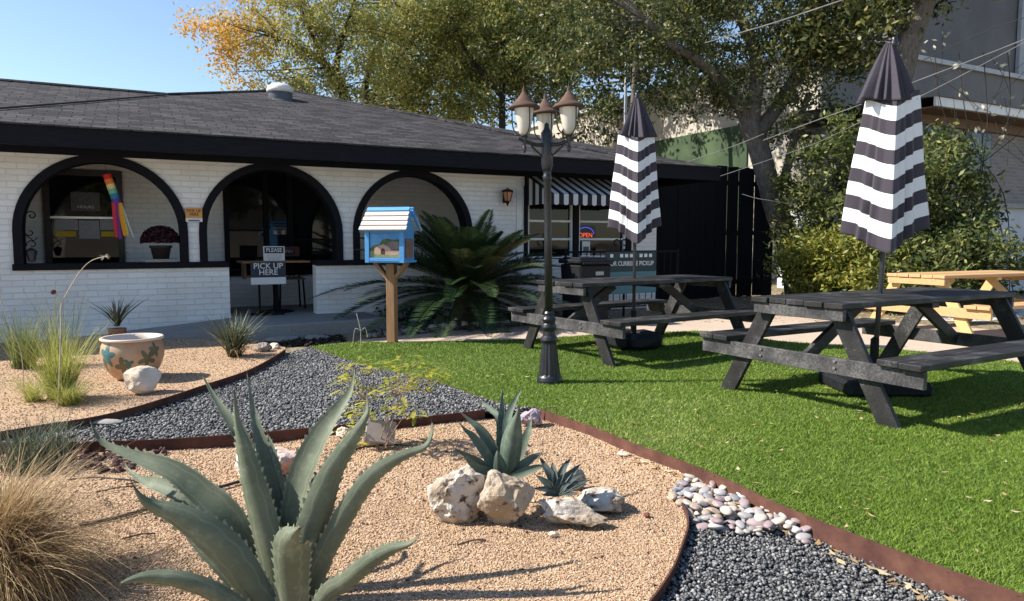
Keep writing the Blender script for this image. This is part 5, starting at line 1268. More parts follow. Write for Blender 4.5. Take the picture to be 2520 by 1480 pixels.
ag = empty('agave', Vector((-.66, 2.28, -.05)), 0, 'large grey green agave with toothed leaves in the foreground sand bed', 'agave')
BIG = [
 ([(1000, 1150, 50), (640, 860, 55), (480, 775, 48), (380, 745, 26), (300, 690, 10), (270, 640, 2)], 2.15, 2.45, 10, 1),
 ([(1260, 1400, 60), (1235, 1050, 55), (1195, 760, 50), (1160, 560, 28), (1140, 470, 3)], 2.12, 2.38, 30, 1),
 ([(1250, 1400, 60), (1180, 900, 70), (1120, 620, 52), (1075, 440, 35), (1045, 300, 18), (1015, 100, 2)], 2.08, 2.30, 15, 1),
 ([(1230, 1500, 50), (1080, 800, 60), (980, 500, 52), (900, 370, 35), (820, 250, 18), (745, 110, 2)], 2.06, 2.27, 25, 1),
 ([(1300, 1800, 60), (1270, 1700, 60), (1150, 1420, 95), (980, 1130, 115), (880, 960, 110), (740, 830, 98), (560, 690, 75), (300, 590, 38), (130, 510, 18), (65, 390, 3)], 2.04, 2.20, 18, 1),
 ([(1250, 1700, 60), (1050, 1480, 70), (860, 1270, 60), (700, 1120, 35), (610, 1030, 3)], 2.08, 2.22, 10, 1),
 ([(1290, 1500, 80), (1285, 1050, 78), (1310, 850, 88), (1370, 650, 92), (1460, 470, 75), (1570, 310, 45), (1640, 200, 22), (1668, 60, 2)], 2.06, 2.28, -28, 1),
 ([(1310, 1850, 70), (1290, 1720, 80), (1210, 1420, 108), (1120, 1050, 108), (1040, 750, 88), (985, 520, 52), (955, 400, 26), (938, 200, 2)], 2.0, 2.06, -25, -1),
 ([(1330, 1850, 70), (1340, 1650, 80), (1380, 1200, 118), (1450, 930, 118), (1530, 700, 88), (1640, 520, 60), (1720, 390, 30), (1745, 320, 16), (1735, 240, 2)], 1.98, 2.10, 22, -1),
 ([(1350, 1800, 60), (1440, 1320, 90), (1560, 1060, 88), (1680, 850, 80), (1800, 700, 68), (1960, 600, 42), (2090, 545, 22), (2130, 470, 12), (2132, 400, 2)], 2.0, 2.08, 30, -1),
 ([(1350, 1800, 60), (1480, 1470, 75), (1620, 1360, 72), (1750, 1250, 68), (1880, 1170, 48), (1990, 1135, 22), (2052, 1085, 3)], 1.95, 1.92, 25, -1),
 ([(1300, 1850, 70), (1280, 1720, 80), (1080, 1450, 108), (950, 1250, 122), (800, 1090, 118), (600, 960, 82), (440, 900, 45), (370, 850, 22), (320, 770, 3)], 1.96, 1.86, -12, -1),
 ([(1260, 1850, 60), (1150, 1700, 70), (950, 1520, 75), (780, 1410, 68), (600, 1350, 62), (420, 1335, 45), (310, 1350, 22), (240, 1372, 3)], 1.92, 1.76, -15, -1),
 ([(1290, 1850, 95), (1280, 1650, 120), (1280, 1450, 122), (1275, 1300, 132), (1275, 1190, 140), (1275, 1110, 112), (1300, 1070, 50), (1340, 1035, 6)], 1.93, 1.80, -18, -1),
]
for i, (sp_, y0, y1, ph, ad) in enumerate(BIG):
    agave_leaf(px_spine(sp_, y0 + .27, y1 + .27, fA), ag, [M_AGB, M_TOOTH, M_SPINE], ph, ad, seed=i, tooth=.010)
def fS(cx, cy): return 1023.8 + .2838 * cx, 931.9 + .2838 * cy
fS.s = .2838; fS.w = .88
as_ = empty('agave', Vector((-.02, 3.10, -.05)), 0, 'small blue green agave standing among the limestone rocks', 'agave')
SM = [([(740, 840, 40), (720, 380, 30), (650, 270, 26), (560, 200, 2)], 3.2, 3.38, 0, 1), ([(740, 840, 50), (735, 560, 55), (732, 420, 46), (742, 260, 28), (750, 90, 2)], 3.15, 3.28, 20, 1), ([(770, 840, 40), (790, 500, 48), (800, 340, 42), (850, 210, 26), (922, 80, 2)], 3.15, 3.30, -20, 1),
      ([(740, 840, 35), (690, 760, 65), (630, 570, 68), (540, 430, 45), (470, 370, 22), (388, 290, 2)], 3.12, 3.18, 25, 1), ([(740, 850, 30), (680, 780, 48), (580, 620, 50), (490, 500, 36), (430, 450, 18), (382, 390, 2)], 3.10, 3.10, 15, 1),
      ([(740, 860, 30), (640, 810, 48), (540, 730, 46), (440, 670, 28), (330, 600, 2)], 3.08, 3.02, 10, 1), ([(730, 880, 25), (640, 890, 38), (530, 870, 42), (420, 855, 26), (305, 880, 2)], 3.05, 2.95, 20, 1), ([(740, 870, 30), (660, 820, 42), (540, 780, 42), (450, 700, 26), (400, 640, 2)], 3.06, 2.98, 0, 1),
      ([(780, 850, 40), (880, 720, 50), (960, 500, 44), (985, 420, 26), (1005, 330, 2)], 3.14, 3.2, -25, 1), ([(780, 850, 40), (870, 790, 46), (970, 720, 44), (1040, 670, 24), (1095, 640, 2)], 3.08, 3.1, -15, 1), ([(790, 870, 30), (900, 830, 42), (1000, 790, 40), (1080, 765, 22), (1130, 770, 2)], 3.06, 3.06, -10, 1),
      ([(770, 860, 45), (800, 750, 98), (825, 560, 108), (855, 410, 70), (880, 320, 30), (892, 240, 2)], 3.08, 3.06, -8, -1), ([(750, 870, 40), (735, 800, 70), (725, 740, 60), (710, 670, 30), (705, 620, 2)], 3.04, 3.0, 5, -1)]
for i, (sp_, y0, y1, ph, ad) in enumerate(SM): agave_leaf(px_spine(sp_, y0, y1, fS), as_, [M_AGS, M_MARG, M_SPINE], ph, ad, teeth=False, seed=i, sub=4, cup=.35)
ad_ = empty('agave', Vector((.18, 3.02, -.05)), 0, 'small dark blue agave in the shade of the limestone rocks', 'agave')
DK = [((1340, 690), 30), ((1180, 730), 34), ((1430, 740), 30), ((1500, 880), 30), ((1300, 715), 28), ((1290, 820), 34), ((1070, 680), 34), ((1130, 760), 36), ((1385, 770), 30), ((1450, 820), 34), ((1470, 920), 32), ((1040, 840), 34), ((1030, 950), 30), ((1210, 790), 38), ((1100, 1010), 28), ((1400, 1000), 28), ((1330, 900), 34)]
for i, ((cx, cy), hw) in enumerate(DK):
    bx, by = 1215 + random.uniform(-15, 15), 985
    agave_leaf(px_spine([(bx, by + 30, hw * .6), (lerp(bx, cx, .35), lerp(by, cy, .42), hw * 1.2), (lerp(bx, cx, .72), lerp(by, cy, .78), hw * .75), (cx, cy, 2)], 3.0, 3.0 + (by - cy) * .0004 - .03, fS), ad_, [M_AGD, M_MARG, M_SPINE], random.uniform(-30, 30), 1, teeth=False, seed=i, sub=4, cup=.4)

# ------------------------------------------------------------------ grasses made of thin ribbons
def strands(name, base, n, length, width, mat_, spread=.08, out=.5, droop=.5, up=1.0, parent=None, dirs=None, seg=5, lenvar=.35):
    """base = centre (Vector) -> arching ribbons"""
    az = rng.uniform(0, 2 * np.pi, n) if dirs is None else rng.normal(dirs[0], dirs[1], n)
    rad = np.sqrt(rng.uniform(0, 1, n)) * spread; a2 = rng.uniform(0, 2 * np.pi, n)
    b = np.stack([base[0] + np.cos(a2) * rad, base[1] + np.sin(a2) * rad, np.full(n, base[2])], -1)
    L = length * rng.uniform(1 - lenvar, 1 + lenvar * .6, n); o = out * rng.uniform(.25, 1.35, n); dr = droop * rng.uniform(.4, 1.4, n)
    w = width * rng.uniform(.6, 1.3, n); vs = []
    ca, sa = np.cos(az), np.sin(az); tw = rng.uniform(-.9, .9, n); sx, sy = -np.sin(az + tw), np.cos(az + tw)
    for i in range(seg + 1):
        t = i / seg; hor = L * o * (t ** 1.25); z = L * (up * t - dr * t ** 2.4)
        p = b + np.stack([ca * hor, sa * hor, z], -1); ww = w * (1 - t ** 2) * .5 + .0002
        vs.append(p - np.stack([sx * ww, sy * ww, 0 * ww], -1)); vs.append(p + np.stack([sx * ww, sy * ww, 0 * ww], -1))
    V = np.stack(vs, 1); k = 2 * (seg + 1)
    V[:, :, 2] = np.maximum(V[:, :, 2], base[2] + .002)
    f = np.array([(2 * i, 2 * i + 1, 2 * i + 3, 2 * i + 2) for i in range(seg)])[None] + (np.arange(n) * k)[:, None, None]
    t_ = np.repeat(rng.uniform(0, 1, n), seg)
    V = V.reshape(-1, 3)
    if parent is not None: V = V - np.array(parent.location)
    return np_mesh(name, V, f.reshape(-1, 4), mat_, parent, tint=t_)
M_FEATH = leaf_mat('dry_feather_grass', [(0, (.16, .085, .04)), (.4, (.30, .19, .09)), (.75, (.48, .35, .17)), (1, (.62, .48, .26))], .25, .6)
fg = empty('feather_grass', Vector((-1.80, 2.38, -.05)), 0, 'tan feather grass clump arching at the left edge of the foreground', 'ornamental grass')
strands('blades', Vector((-1.83, 2.38, -.05)), 3600, .54, .0030, M_FEATH, .10, .60, .60, 1.0, fg, seg=7)
strands('blades', Vector((-1.78, 2.34, -.05)), 2600, .50, .0028, M_FEATH, .12, .76, .80, .85, fg, dirs=(-.3, .9), seg=7)
M_DKG = leaf_mat('grey_green_blades', [(0, (.05, .075, .05)), (.5, (.10, .13, .08)), (1, (.24, .23, .14))], .25)
p_ = gp(95, 1150); dg_ = empty('grass_tuft', p_, 0, 'grey green grass tuft behind the tan feather grass', 'grass tuft')
strands('blades', p_, 420, .30, .004, M_DKG, .16, .5, .3, 1.0, dg_)
M_FEN = leaf_mat('lime_green_blades', [(0, (.22, .25, .06)), (.5, (.38, .40, .09)), (1, (.58, .54, .18))], .35)
M_FEN2 = leaf_mat('dull_green_blades', [(0, (.09, .13, .045)), (.5, (.18, .23, .07)), (1, (.36, .37, .16))], .3)
p_ = G(140, 985, .045); fe = empty('grass_clump', p_, 0, 'bright lime green feathery clump left of the painted pot', 'grass clump')
strands('blades', p_ + Vector((0, .05, 0)), 700, .46, .003, M_FEN, .08, .52, .12, 1.0, fe, lenvar=.6); strands('blades', p_ + Vector((.16, -.12, 0)), 480, .27, .0026, M_FEN, .07, 1.0, .5, .9, fe, lenvar=.6); strands('blades', p_ + Vector((-.12, -.06, 0)), 230, .28, .0026, M_FEN, .05, .9, .4, .9, fe, lenvar=.6)
p_ = G(60, 905, .045); fe = empty('grass_clump', p_, 0, 'dull green upright clump against the white wall at the left edge', 'grass clump')
strands('blades', p_, 380, .44, .005, M_FEN2, .09, .5, .12, 1.0, fe, lenvar=.6); strands('blades', p_ + Vector((.25, .1, 0)), 90, .62, .005, M_FEN2, .10, .32, .08, 1.0, fe, lenvar=.6)
p_ = G(572, 880, .045); yg = empty('yucca', p_ + Vector((0, .05, 0)), 0, 'spiky grey green yucca tuft on the sand right of the pot', 'yucca')
strands('blades', p_ + Vector((0, .05, 0)), 330, .43, .010, M_DKG, .06, .62, .25, 1.0, yg, lenvar=.4); strands('dry_blades', p_ + Vector((0, .05, 0)), 60, .40, .008, M_FEATH, .06, .95, .55, .7, yg)
p_ = G(240, 868, .045); p_ = Vector((p_.x, 7.35, .04)); ys = empty('yucca', p_, 0, 'small spiky yucca in a clay pot behind the painted pot', 'yucca')
strands('blades', p_ + Vector((0, 0, .22)), 34, .36, .022, M_DKG, .02, .75, .15, .9, ys, lenvar=.25)
f = MB(); f.lathe([(.06, .0), (.085, .18), (.09, .2), (.08, .2), (.07, .17)], (0, 0, 0), 16); f.build('clay_pot', mat('red_clay', (.32, .15, .09), (.25, .11, .07), 9, .7), ys, smooth=True)
# dry flower stalk
st = empty('flower_stalk', G(146, 1000, .045), 0, 'tall pale dry flower stalk bending over the lime green clump', 'flower stalk')
M_STALK = mat('pale_stalk', (.50, .44, .33), (.38, .32, .23), 20, .8); ys_ = st.location.y
def AP(u, v, dy=0): return A(u, v, ys_ + dy) - st.location
f = MB(); f.tube(catmull([AP(143, 1000), AP(148, 880), AP(150, 800), AP(151, 752), AP(170, 712), AP(200, 665), AP(225, 642), AP(258, 631)], 5), [.005] * 15 + [.0042] * 10 + [.003] * 11, 6); f.tube(catmull([AP(151, 752), AP(146, 735), AP(132, 722)], 4), .004, 5); f.build('stem', M_STALK, st)
f = MB(); f.lathe([(.0, -.018), (.014, -.012), (.018, 0), (.014, .012), (.0, .017)], AP(131, 719), 10); f.build('seed_head', mat('brown_seed', (.07, .03, .025), (.13, .06, .05), 40, .9), st, smooth=True)
f = MB()
for k in range(16):
    q = AP(258, 631); a = random.uniform(0, 6.3); f.tube([q, q + Vector((math.cos(a) * .03, random.uniform(-.02, .02), math.sin(a) * .022 - .005))], .002, 4)
f.build('dried_flower', M_STALK, st)
f = MB(); f.tube(catmull([AP(60, 985, .5), AP(52, 870, .5), AP(20, 790, .5), AP(-10, 700, .5)], 5), .003, 5); props(f.build('grass_stem', M_STALK), None); bpy.data.objects['grass_stem'].parent = st
# a few dry sprigs rising at the gravel corner
for (u, v, y, h, lab) in ((885, 842, 7.7, .36, 'dry sprig with two drooping pods by the library post'), ):
    b_ = Vector(((u - CX) / FPX * y, y, 0)); s_ = empty('dry_sprig', b_, 0, lab, 'dry plant')
    f = MB(); f.tube([(0, 0, 0), (.0, 0, .18), (-.04, 0, .36)], .005, 5); f.tube(catmull([Vector((0, 0, .17)), Vector((.05, 0, .2)), Vector((.075, 0, .10))], 4), .005, 5); f.tube(catmull([Vector((0, 0, .17)), Vector((-.06, 0, .19)), Vector((-.085, 0, .06))], 4), .005, 5); f.build('stem', M_STALK, s_)
    v_, f_ = leaf_quads(rng.normal([-.09, 0, .0], [.015, .01, .05], (14, 3)), .03, 14, .35); np_mesh('dry_leaves', v_, f_, M_FEN, s_, tint=rng.uniform(0, 1, 14))

# ------------------------------------------------------------------ pinnate fronds
def frond(base, dirv, L, sag, n, ll, lw, fold=.35, t0=.12, twist=0.0, seg=10, wob=0):
    """returns verts, faces of one feather shaped frond"""
    base = Vector(base); d = Vector(dirv).normalized(); pts = []
    for i in range(seg + 1):
        t = i / seg; p = base + d * (L * t) + Vector((0, 0, -sag * L * t ** 2.0)); pts.append(p)
    V = []; F = []
    side0 = d.cross(Vector((0, 0, 1)));
    if side0.length < .05: side0 = Vector((1, 0, 0))
    side0.normalize(); side0 = Matrix.Rotation(twist, 3, d) @ side0
    for i in range(seg):   # rachis
        a, b = pts[i], pts[i + 1]; w = .006 * L * (1 - .8 * i / seg) + .001; k = len(V)
        V += [a - side0 * w, a + side0 * w, b + side0 * w, b - side0 * w]; F.append((k, k + 1, k + 2, k + 3))
    for j in range(n):
        t = t0 + (1 - t0) * (j + .5) / n; x = t * seg; i = min(int(x), seg - 1); p = pts[i].lerp(pts[i + 1], x - i); tg = (pts[i + 1] - pts[i]).normalized()
        upn = side0.cross(tg).normalized(); le = ll * (math.sin(math.pi * min(1, (t - t0) / (1 - t0) * .86 + .12)) ** .6)
        for s in (-1, 1):
            dr = (side0 * s * .85 + tg * .55 + upn * fold * random.uniform(.7, 1.3)).normalized(); q = tg.cross(dr).normalized().cross(dr) * lw
            m_ = p + dr * le * .5 + Vector((0, 0, -.03 * le)); e = p + dr * le + Vector((0, 0, -.10 * le - wob * random.random())); k = len(V)
            V += [p, m_ - q, e, m_ + q]; F.append((k, k + 1, k + 2, k + 3))
    return V, F
def sago(loc, label):
    s = empty('sago_palm', loc, 0, label, 'sago palm')
    f = MB(); f.lathe([(.19, -.1), (.21, .1), (.18, .28), (.13, .40), (.05, .44)], (0, 0, 0), 18)
    for i in range(18 * 5):
        x, y, z = f.v[i]; k = 1 + .16 * random.uniform(-1, 1); f.v[i] = (x * k, y * k, z + random.uniform(-.02, .02))
    f.build('trunk', mat('scaly_trunk', (.09, .06, .04), (.16, .11, .07), 30, .95, .8, .03), s)
    M_ = leaf_mat('sago_green', [(0, (.016, .036, .014)), (.5, (.035, .062, .024)), (.85, (.07, .10, .045)), (1, (.15, .14, .06))], .12, .28)
    n = 110
    for i in range(n):
        k = i / n; el = lerp(R(-14), R(66), k ** .85) + random.uniform(-.08, .08); az = i * 2.39996 + random.uniform(-.15, .15)
        L = random.uniform(1.3, 1.7) * lerp(1.0, .78, max(0, min(1, (el - .3) / .8))) * (1.28 if math.cos(az) < -.2 else 1.08); d = (math.cos(az) * math.cos(el), math.sin(az) * math.cos(el), math.sin(el))
        V, F = frond((d[0] * .08, d[1] * .08, .40 + .08 * k), d, L, .18 + .22 * (1 - k), 64, .22, .0095, .35, .10)
        np_mesh('frond', V, F, M_, s, tint=np.full(len(F), random.random()))
    return s
sago(Vector((-.62, 9.95, .0)), 'large dark green sago palm in the bed before the third arch')
# ------------------------------------------------------------------ small yellow green shrub
ysb = empty('shrub', gp(932, 1106), 0, 'airy yellow green shrub with ferny leaves behind the big agave', 'shrub')
M_YS = leaf_mat('yellow_green_leaflets', [(0, (.20, .24, .04)), (.35, (.38, .40, .05)), (.7, (.58, .52, .06)), (1, (.30, .32, .06))], .4)
yb = ysb.location.y
CL = [(850, 905), (880, 885), (915, 900), (950, 885), (990, 880), (1035, 885), (1070, 905), (1085, 930), (1000, 940), (880, 955), (930, 960), (1050, 960), (855, 1005), (900, 1000), (960, 1010), (870, 1050), (1010, 1010), (980, 930), (840, 930), (910, 1040), (890, 1085), (1040, 925), (960, 950)]
f = MB(); V = []; F = []; T = []
MAIN = []
for i, (u, v) in enumerate(CL):
    tip = A(u, v, yb + random.uniform(-.18, .2)) - ysb.location
    if i % 4 == 0:
        st_ = Vector((random.uniform(-.03, .03), random.uniform(-.02, .02), 0)); mid = st_.lerp(tip, .5) + Vector((random.uniform(-.03, .03), 0, .04)); MAIN.append((mid, tip)); r0 = .0045
    else:
        st_ = min((m_ for m_, t_ in MAIN), key=lambda p: (p - tip).length); mid = st_.lerp(tip, .5) + Vector((0, 0, .02)); r0 = .0028
    f.tube(catmull([st_, mid, tip], 4), [lerp(r0, .0015, q / 8) for q in range(9)], 5)
    for k in range(12):
        a = random.uniform(0, 6.3); d = Vector((math.cos(a), math.sin(a), random.uniform(-.15, .35))); b = mid.lerp(tip, random.uniform(.5, 1.0)) + Vector((random.gauss(0, .03), random.gauss(0, .03), random.gauss(0, .02)))
        v_, f_ = frond(b, d, random.uniform(.06, .11), .25, 8, .017, .0045, .15, .1, seg=4); o = len(V); V += v_; F += [tuple(o + q for q in ff) for ff in f_]; T += [random.random()] * len(f_)
f.build('stem', mat('brown_stem', (.22, .14, .09), (.30, .2, .13), 20, .8), ysb)
np_mesh('foliage', V, F, M_YS, ysb, tint=T)
# ground cover in the shaded bed before the wall
M_GC = leaf_mat('dark_ground_cover', [(0, (.015, .03, .014)), (.6, (.03, .055, .022)), (1, (.06, .08, .035))], .15)
GCP = [G(u, v, 0).xy.to_tuple() for u, v in ((885, 790), (960, 765), (1090, 765), (1130, 790), (1000, 800))]
px, py = scatter(GCP, 700); v_, f_ = leaf_quads(np.stack([px, py, rng.uniform(0, .22, len(px))], -1), rng.uniform(.02, .045, len(px)), len(px), .5); props(np_mesh('ground_cover', v_, f_, M_GC, tint=rng.uniform(0, 1, len(px))), kind='stuff')
BEDP = [G(u, v, 0).xy.to_tuple() for u, v in ((905, 832), (900, 790), (1000, 765), (1330, 755), (1500, 760), (1500, 785), (1307, 799), (1192, 807), (1120, 811), (976, 826))]
px, py = scatter(BEDP, 420); stones('bed_stones', px, py, rng.uniform(-.01, .02, len(px)), .018, .05, tint_mat('bed_stone', [(0, (.06, .055, .05)), (.5, (.17, .155, .14)), (1, (.34, .30, .26))]))

MULP = [G(u, v, 0).xy.to_tuple() for u, v in ((688, 853), (702, 838), (770, 832), (835, 826), (852, 838), (770, 851))]
px, py = scatter(MULP, 900); stones('bark_mulch', px, py, rng.uniform(-.005, .03, len(px)), .012, .035, tint_mat('black_mulch', [(0, (.012, .010, .009)), (.7, (.03, .022, .018)), (1, (.08, .055, .04))], .95), 'oct')
# ------------------------------------------------------------------ trees and shrubs
def bark_mat(name, a, b):
    return mat(name, a, b, 7, .95, .9, .04, (3, 3, .8), 8)
M_BARK = bark_mat('grey_brown_bark', (.085, .07, .058), (.17, .15, .13)); M_BARKD = bark_mat('dark_bark', (.025, .02, .017), (.06, .05, .042))
def crown_leaves(blobs, n, size, rng_sub=26, sub_r=.45, dens=None):
    """blobs: [(centre, (rx,ry,rz))]; leaves bunch round random twig ends"""
    vol = np.array([b[1][0] * b[1][1] * b[1][2] for b in blobs]) ** .8; pr = vol / vol.sum() if dens is None else np.array(dens) / sum(dens)
    sub = []
    for _ in range(rng_sub * len(blobs)):
        b = blobs[rng.choice(len(blobs), p=pr)]; d = rng.normal(size=3); d /= np.linalg.norm(d); r_ = rng.uniform(.25, 1.0) ** .6
        sub.append(np.array(b[0]) + d * r_ * np.array(b[1]))
    sub = np.array(sub); k = rng.integers(0, len(sub), n); srs = sub_r * rng.uniform(.6, 1.3, len(sub))
    c = sub[k] + rng.normal(size=(n, 3)) * srs[k][:, None] * np.array([1, 1, .75]) * .6
    return c, sub, k
def tree(name, label, cat, base, trunk, blobs, n, size, mat_, bark, group=None, limbs=26, sub_r=.5, rng_sub=26, tintf=None, aspect=.42, extra=None, twig=.02, dens=None, foliage='crown'):
    t = empty(name, base, 0, label, cat, group); b0 = np.array(base)
    c, sub, k = crown_leaves(blobs, n, size, rng_sub, sub_r, dens)
    sz = rng.uniform(size * .6, size * 1.3, n); v_, f_ = leaf_quads(c - b0, sz, n, aspect)
    tt = rng.uniform(0, 1, n)
    if tintf is not None: tt = tintf(c, tt)
    np_mesh(foliage, v_, f_, mat_, t, tint=tt)
    f = MB()
    for path, r0, r1 in trunk:
        P = catmull(path, 5); f.tube([p - Vector(base) for p in P], [lerp(r0, r1, i / (len(P) - 1)) * (1 + .08 * noise.noise(p * 2)) for i, p in enumerate(P)], 10)
    f.build('trunk', bark, t, smooth=True)
    if limbs:
        f = MB(); anchors = []
        for path, r0, r1 in trunk:
            P = catmull(path, 6); anchors += P[len(P) // 3:]
        for s_ in sub[rng.permutation(len(sub))[:limbs]]:
            s_ = Vector(s_); low = [p for p in anchors if p.z < s_.z + .3] or anchors
            a = min(low, key=lambda p: (p - s_).length); L_ = (s_ - a).length
            m_ = a.lerp(s_, .5) + Vector((random.uniform(-.1, .1), random.uniform(-.1, .1), random.uniform(.0, .15))) * L_
            P = catmull([a, m_, s_], 5); r0 = twig * (.6 + .35 * L_); f.tube([p - Vector(base) for p in P], [lerp(r0, twig * .25, i / (len(P) - 1)) for i in range(len(P))], 6)
        f.build('limbs', bark, t, smooth=True)
    return t
def E(u, v, y, rx, ry, rz): return (tuple(A(u, v, y)), (rx, ry, rz))
AUT = [(0, (.22, .24, .07)), (.3, (.38, .37, .11)), (.55, (.52, .44, .12)), (.75, (.66, .36, .06)), (1, (.78, .42, .08))]
M_AUT = leaf_mat('autumn_leaves', AUT, .4, .55)
def aut_tint(c, t):
    u = CX + FPX * c[:, 0] / c[:, 1]; k = np.clip((760 - u) / 220, 0, 1); return np.clip(t * .55 + k * .5, 0, 1)
y_ = 19.0
tree('autumn_tree', 'thin tree turning yellow and orange behind the roof ridge', 'tree', Vector((A(872, 500, y_).x, y_, 0)),
     [([Vector((A(872, 500, y_).x, y_, 0)), A(868, 330, y_), A(850, 245, y_), A(825, 185, y_), A(770, 135, y_), A(690, 95, y_)], .20, .05), ([A(840, 215, y_), A(800, 160, y_), A(770, 90, y_), A(740, 20, y_)], .10, .03), ([A(825, 185, y_), A(840, 100, y_), A(870, 10, y_), A(880, -80, y_)], .09, .03)],
     [E(545, 95, y_, .9, 1.2, .7), E(610, 60, y_, 1.0, 1.3, 1.0), E(690, 70, y_, 1.1, 1.4, 1.2), E(600, 175, y_, .75, 1.1, .6), E(700, 170, y_, 1.2, 1.3, .7), E(780, 120, y_, 1.3, 1.5, 1.2), E(880, 100, y_, 1.3, 1.6, 1.4), E(800, 0, y_, 1.7, 1.6, 1.1), E(930, 10, y_, 1.7, 1.6, 1.2), E(780, 215, y_, 1.0, 1.2, .4), E(920, 200, y_, 1.0, 1.2, .8)],
     22000, .056, M_AUT, M_BARKD, limbs=70, sub_r=.30, rng_sub=26, tintf=aut_tint, twig=.018)
GRN = [(0, (.06, .09, .03)), (.35, (.15, .185, .05)), (.65, (.28, .29, .08)), (.88, (.42, .38, .11)), (1, (.5, .41, .12))]
M_GRN = leaf_mat('olive_green_leaves', GRN, .35, .5)
M_DKL = leaf_mat('dark_green_leaves', [(0, (.03, .048, .02)), (.45, (.08, .105, .032)), (.8, (.18, .19, .06)), (1, (.34, .28, .10))], .3, .45)
y_ = 21.5
tree('green_tree', 'dense olive green tree behind the middle of the roof', 'tree', Vector((A(905, 500, y_).x, y_, 0)), [([Vector((A(905, 500, y_).x, y_, 0)), A(902, 300, y_), A(905, 180, y_), A(960, 60, y_)], .16, .05), ([A(903, 260, y_), A(980, 150, y_), A(1060, 40, y_)], .10, .04)],
     [E(960, 215, y_, 1.2, 1.6, .8), E(1010, 120, y_, 1.5, 1.8, 1.3), E(1080, 220, y_, 1.5, 1.8, .9), E(1060, 20, y_, 1.8, 2, 1.4), E(1140, 110, y_, 1.5, 1.8, 1.5)], 30000, .057, M_GRN, M_BARKD, limbs=50, sub_r=.34, rng_sub=34)
y_ = 20.2
tree('green_tree', 'tall olive green tree with a dark trunk behind the lamp post', 'tree', Vector((A(1235, 500, y_).x, y_, 0)), [([Vector((A(1238, 500, y_).x, y_, 0)), A(1236, 330, y_), A(1235, 200, y_), A(1240, 60, y_)], .12, .06), ([A(1236, 240, y_), A(1150, 130, y_), A(1100, 20, y_)], .08, .03), ([A(1238, 200, y_), A(1320, 110, y_), A(1380, 20, y_)], .08, .03)],
     [E(1180, 215, y_, 1.2, 1.6, .8), E(1240, 100, y_, 1.6, 1.8, 1.5), E(1330, 180, y_, 1.3, 1.7, .9), E(1400, 90, y_, 1.5, 1.7, 1.3), E(1300, 0, y_, 1.8, 2, 1.2), E(1180, 20, y_, 1.5, 2, 1.1)], 33000, .057, M_GRN, M_BARKD, limbs=50, sub_r=.34, rng_sub=34)
tree('green_tree', 'far green tree crown filling the gap between the two olive green trees', 'tree', Vector((-2.5, 27, 0)), [([Vector((-2.5, 27, 0)), Vector((-2.5, 27, 4)), Vector((-2, 27, 8))], .2, .06)],
     [E(960, 260, 27, 2.2, 1.5, 1.2), E(1080, 240, 27, 2.4, 1.5, 1.8), E(1020, 100, 27, 2.4, 1.5, 2.2), E(1200, 120, 27, 2.4, 1.5, 2.4), E(1350, 60, 27, 2.4, 1.5, 2.0)], 9000, .13, M_GRN, M_BARKD, limbs=0, sub_r=.8)
tree('green_tree', 'open green tree throwing dappled shade on the stucco wall', 'tree', Vector((5.2, 27, 0)), [([Vector((5.2, 27, 0)), Vector((5.3, 27, 3)), Vector((5.0, 27, 7))], .16, .05)],
     [((4.5, 27, 7.2), (2.4, 2.5, 1.6)), ((6.5, 26.5, 6.4), (1.6, 2.2, 1.2)), ((3.0, 28, 5.8), (1.6, 2.2, 1.0)), ((2.5, 30, 7.5), (2.2, 2.2, 1.6)), ((3, 26, 11), (3, 3, 1.8)), ((1, 31, 11.5), (3, 3, 2)), ((4.5, 22.5, 10.5), (2.2, 2.5, 1.6)), ((0, 36, 11.5), (3.5, 3, 2.2)), ((-2, 40, 12), (3.5, 3, 2.5))], 15000, .11, M_DKL, M_BARK, limbs=30, sub_r=.5)
tree('green_tree', 'tall leafy tree crown over the fence shading the stucco wall', 'tree', Vector((3.6, 22.5, 0)), [([Vector((3.6, 22.5, 0)), Vector((3.7, 22.5, 4)), Vector((3.9, 22.8, 8))], .16, .06)],
     [((4.5, 21.5, 8.3), (1.8, 1.6, 1.4)), ((3.5, 24, 8.6), (2, 2, 1.5)), ((2.5, 27, 8.8), (2.2, 2.2, 1.6)), ((6.0, 20.8, 8.9), (1.6, 1.5, 1.3)), ((5.2, 22.5, 7.4), (1.3, 1.6, .9))], 20000, .085, M_DKL, M_BARK, limbs=40, sub_r=.42, rng_sub=30)
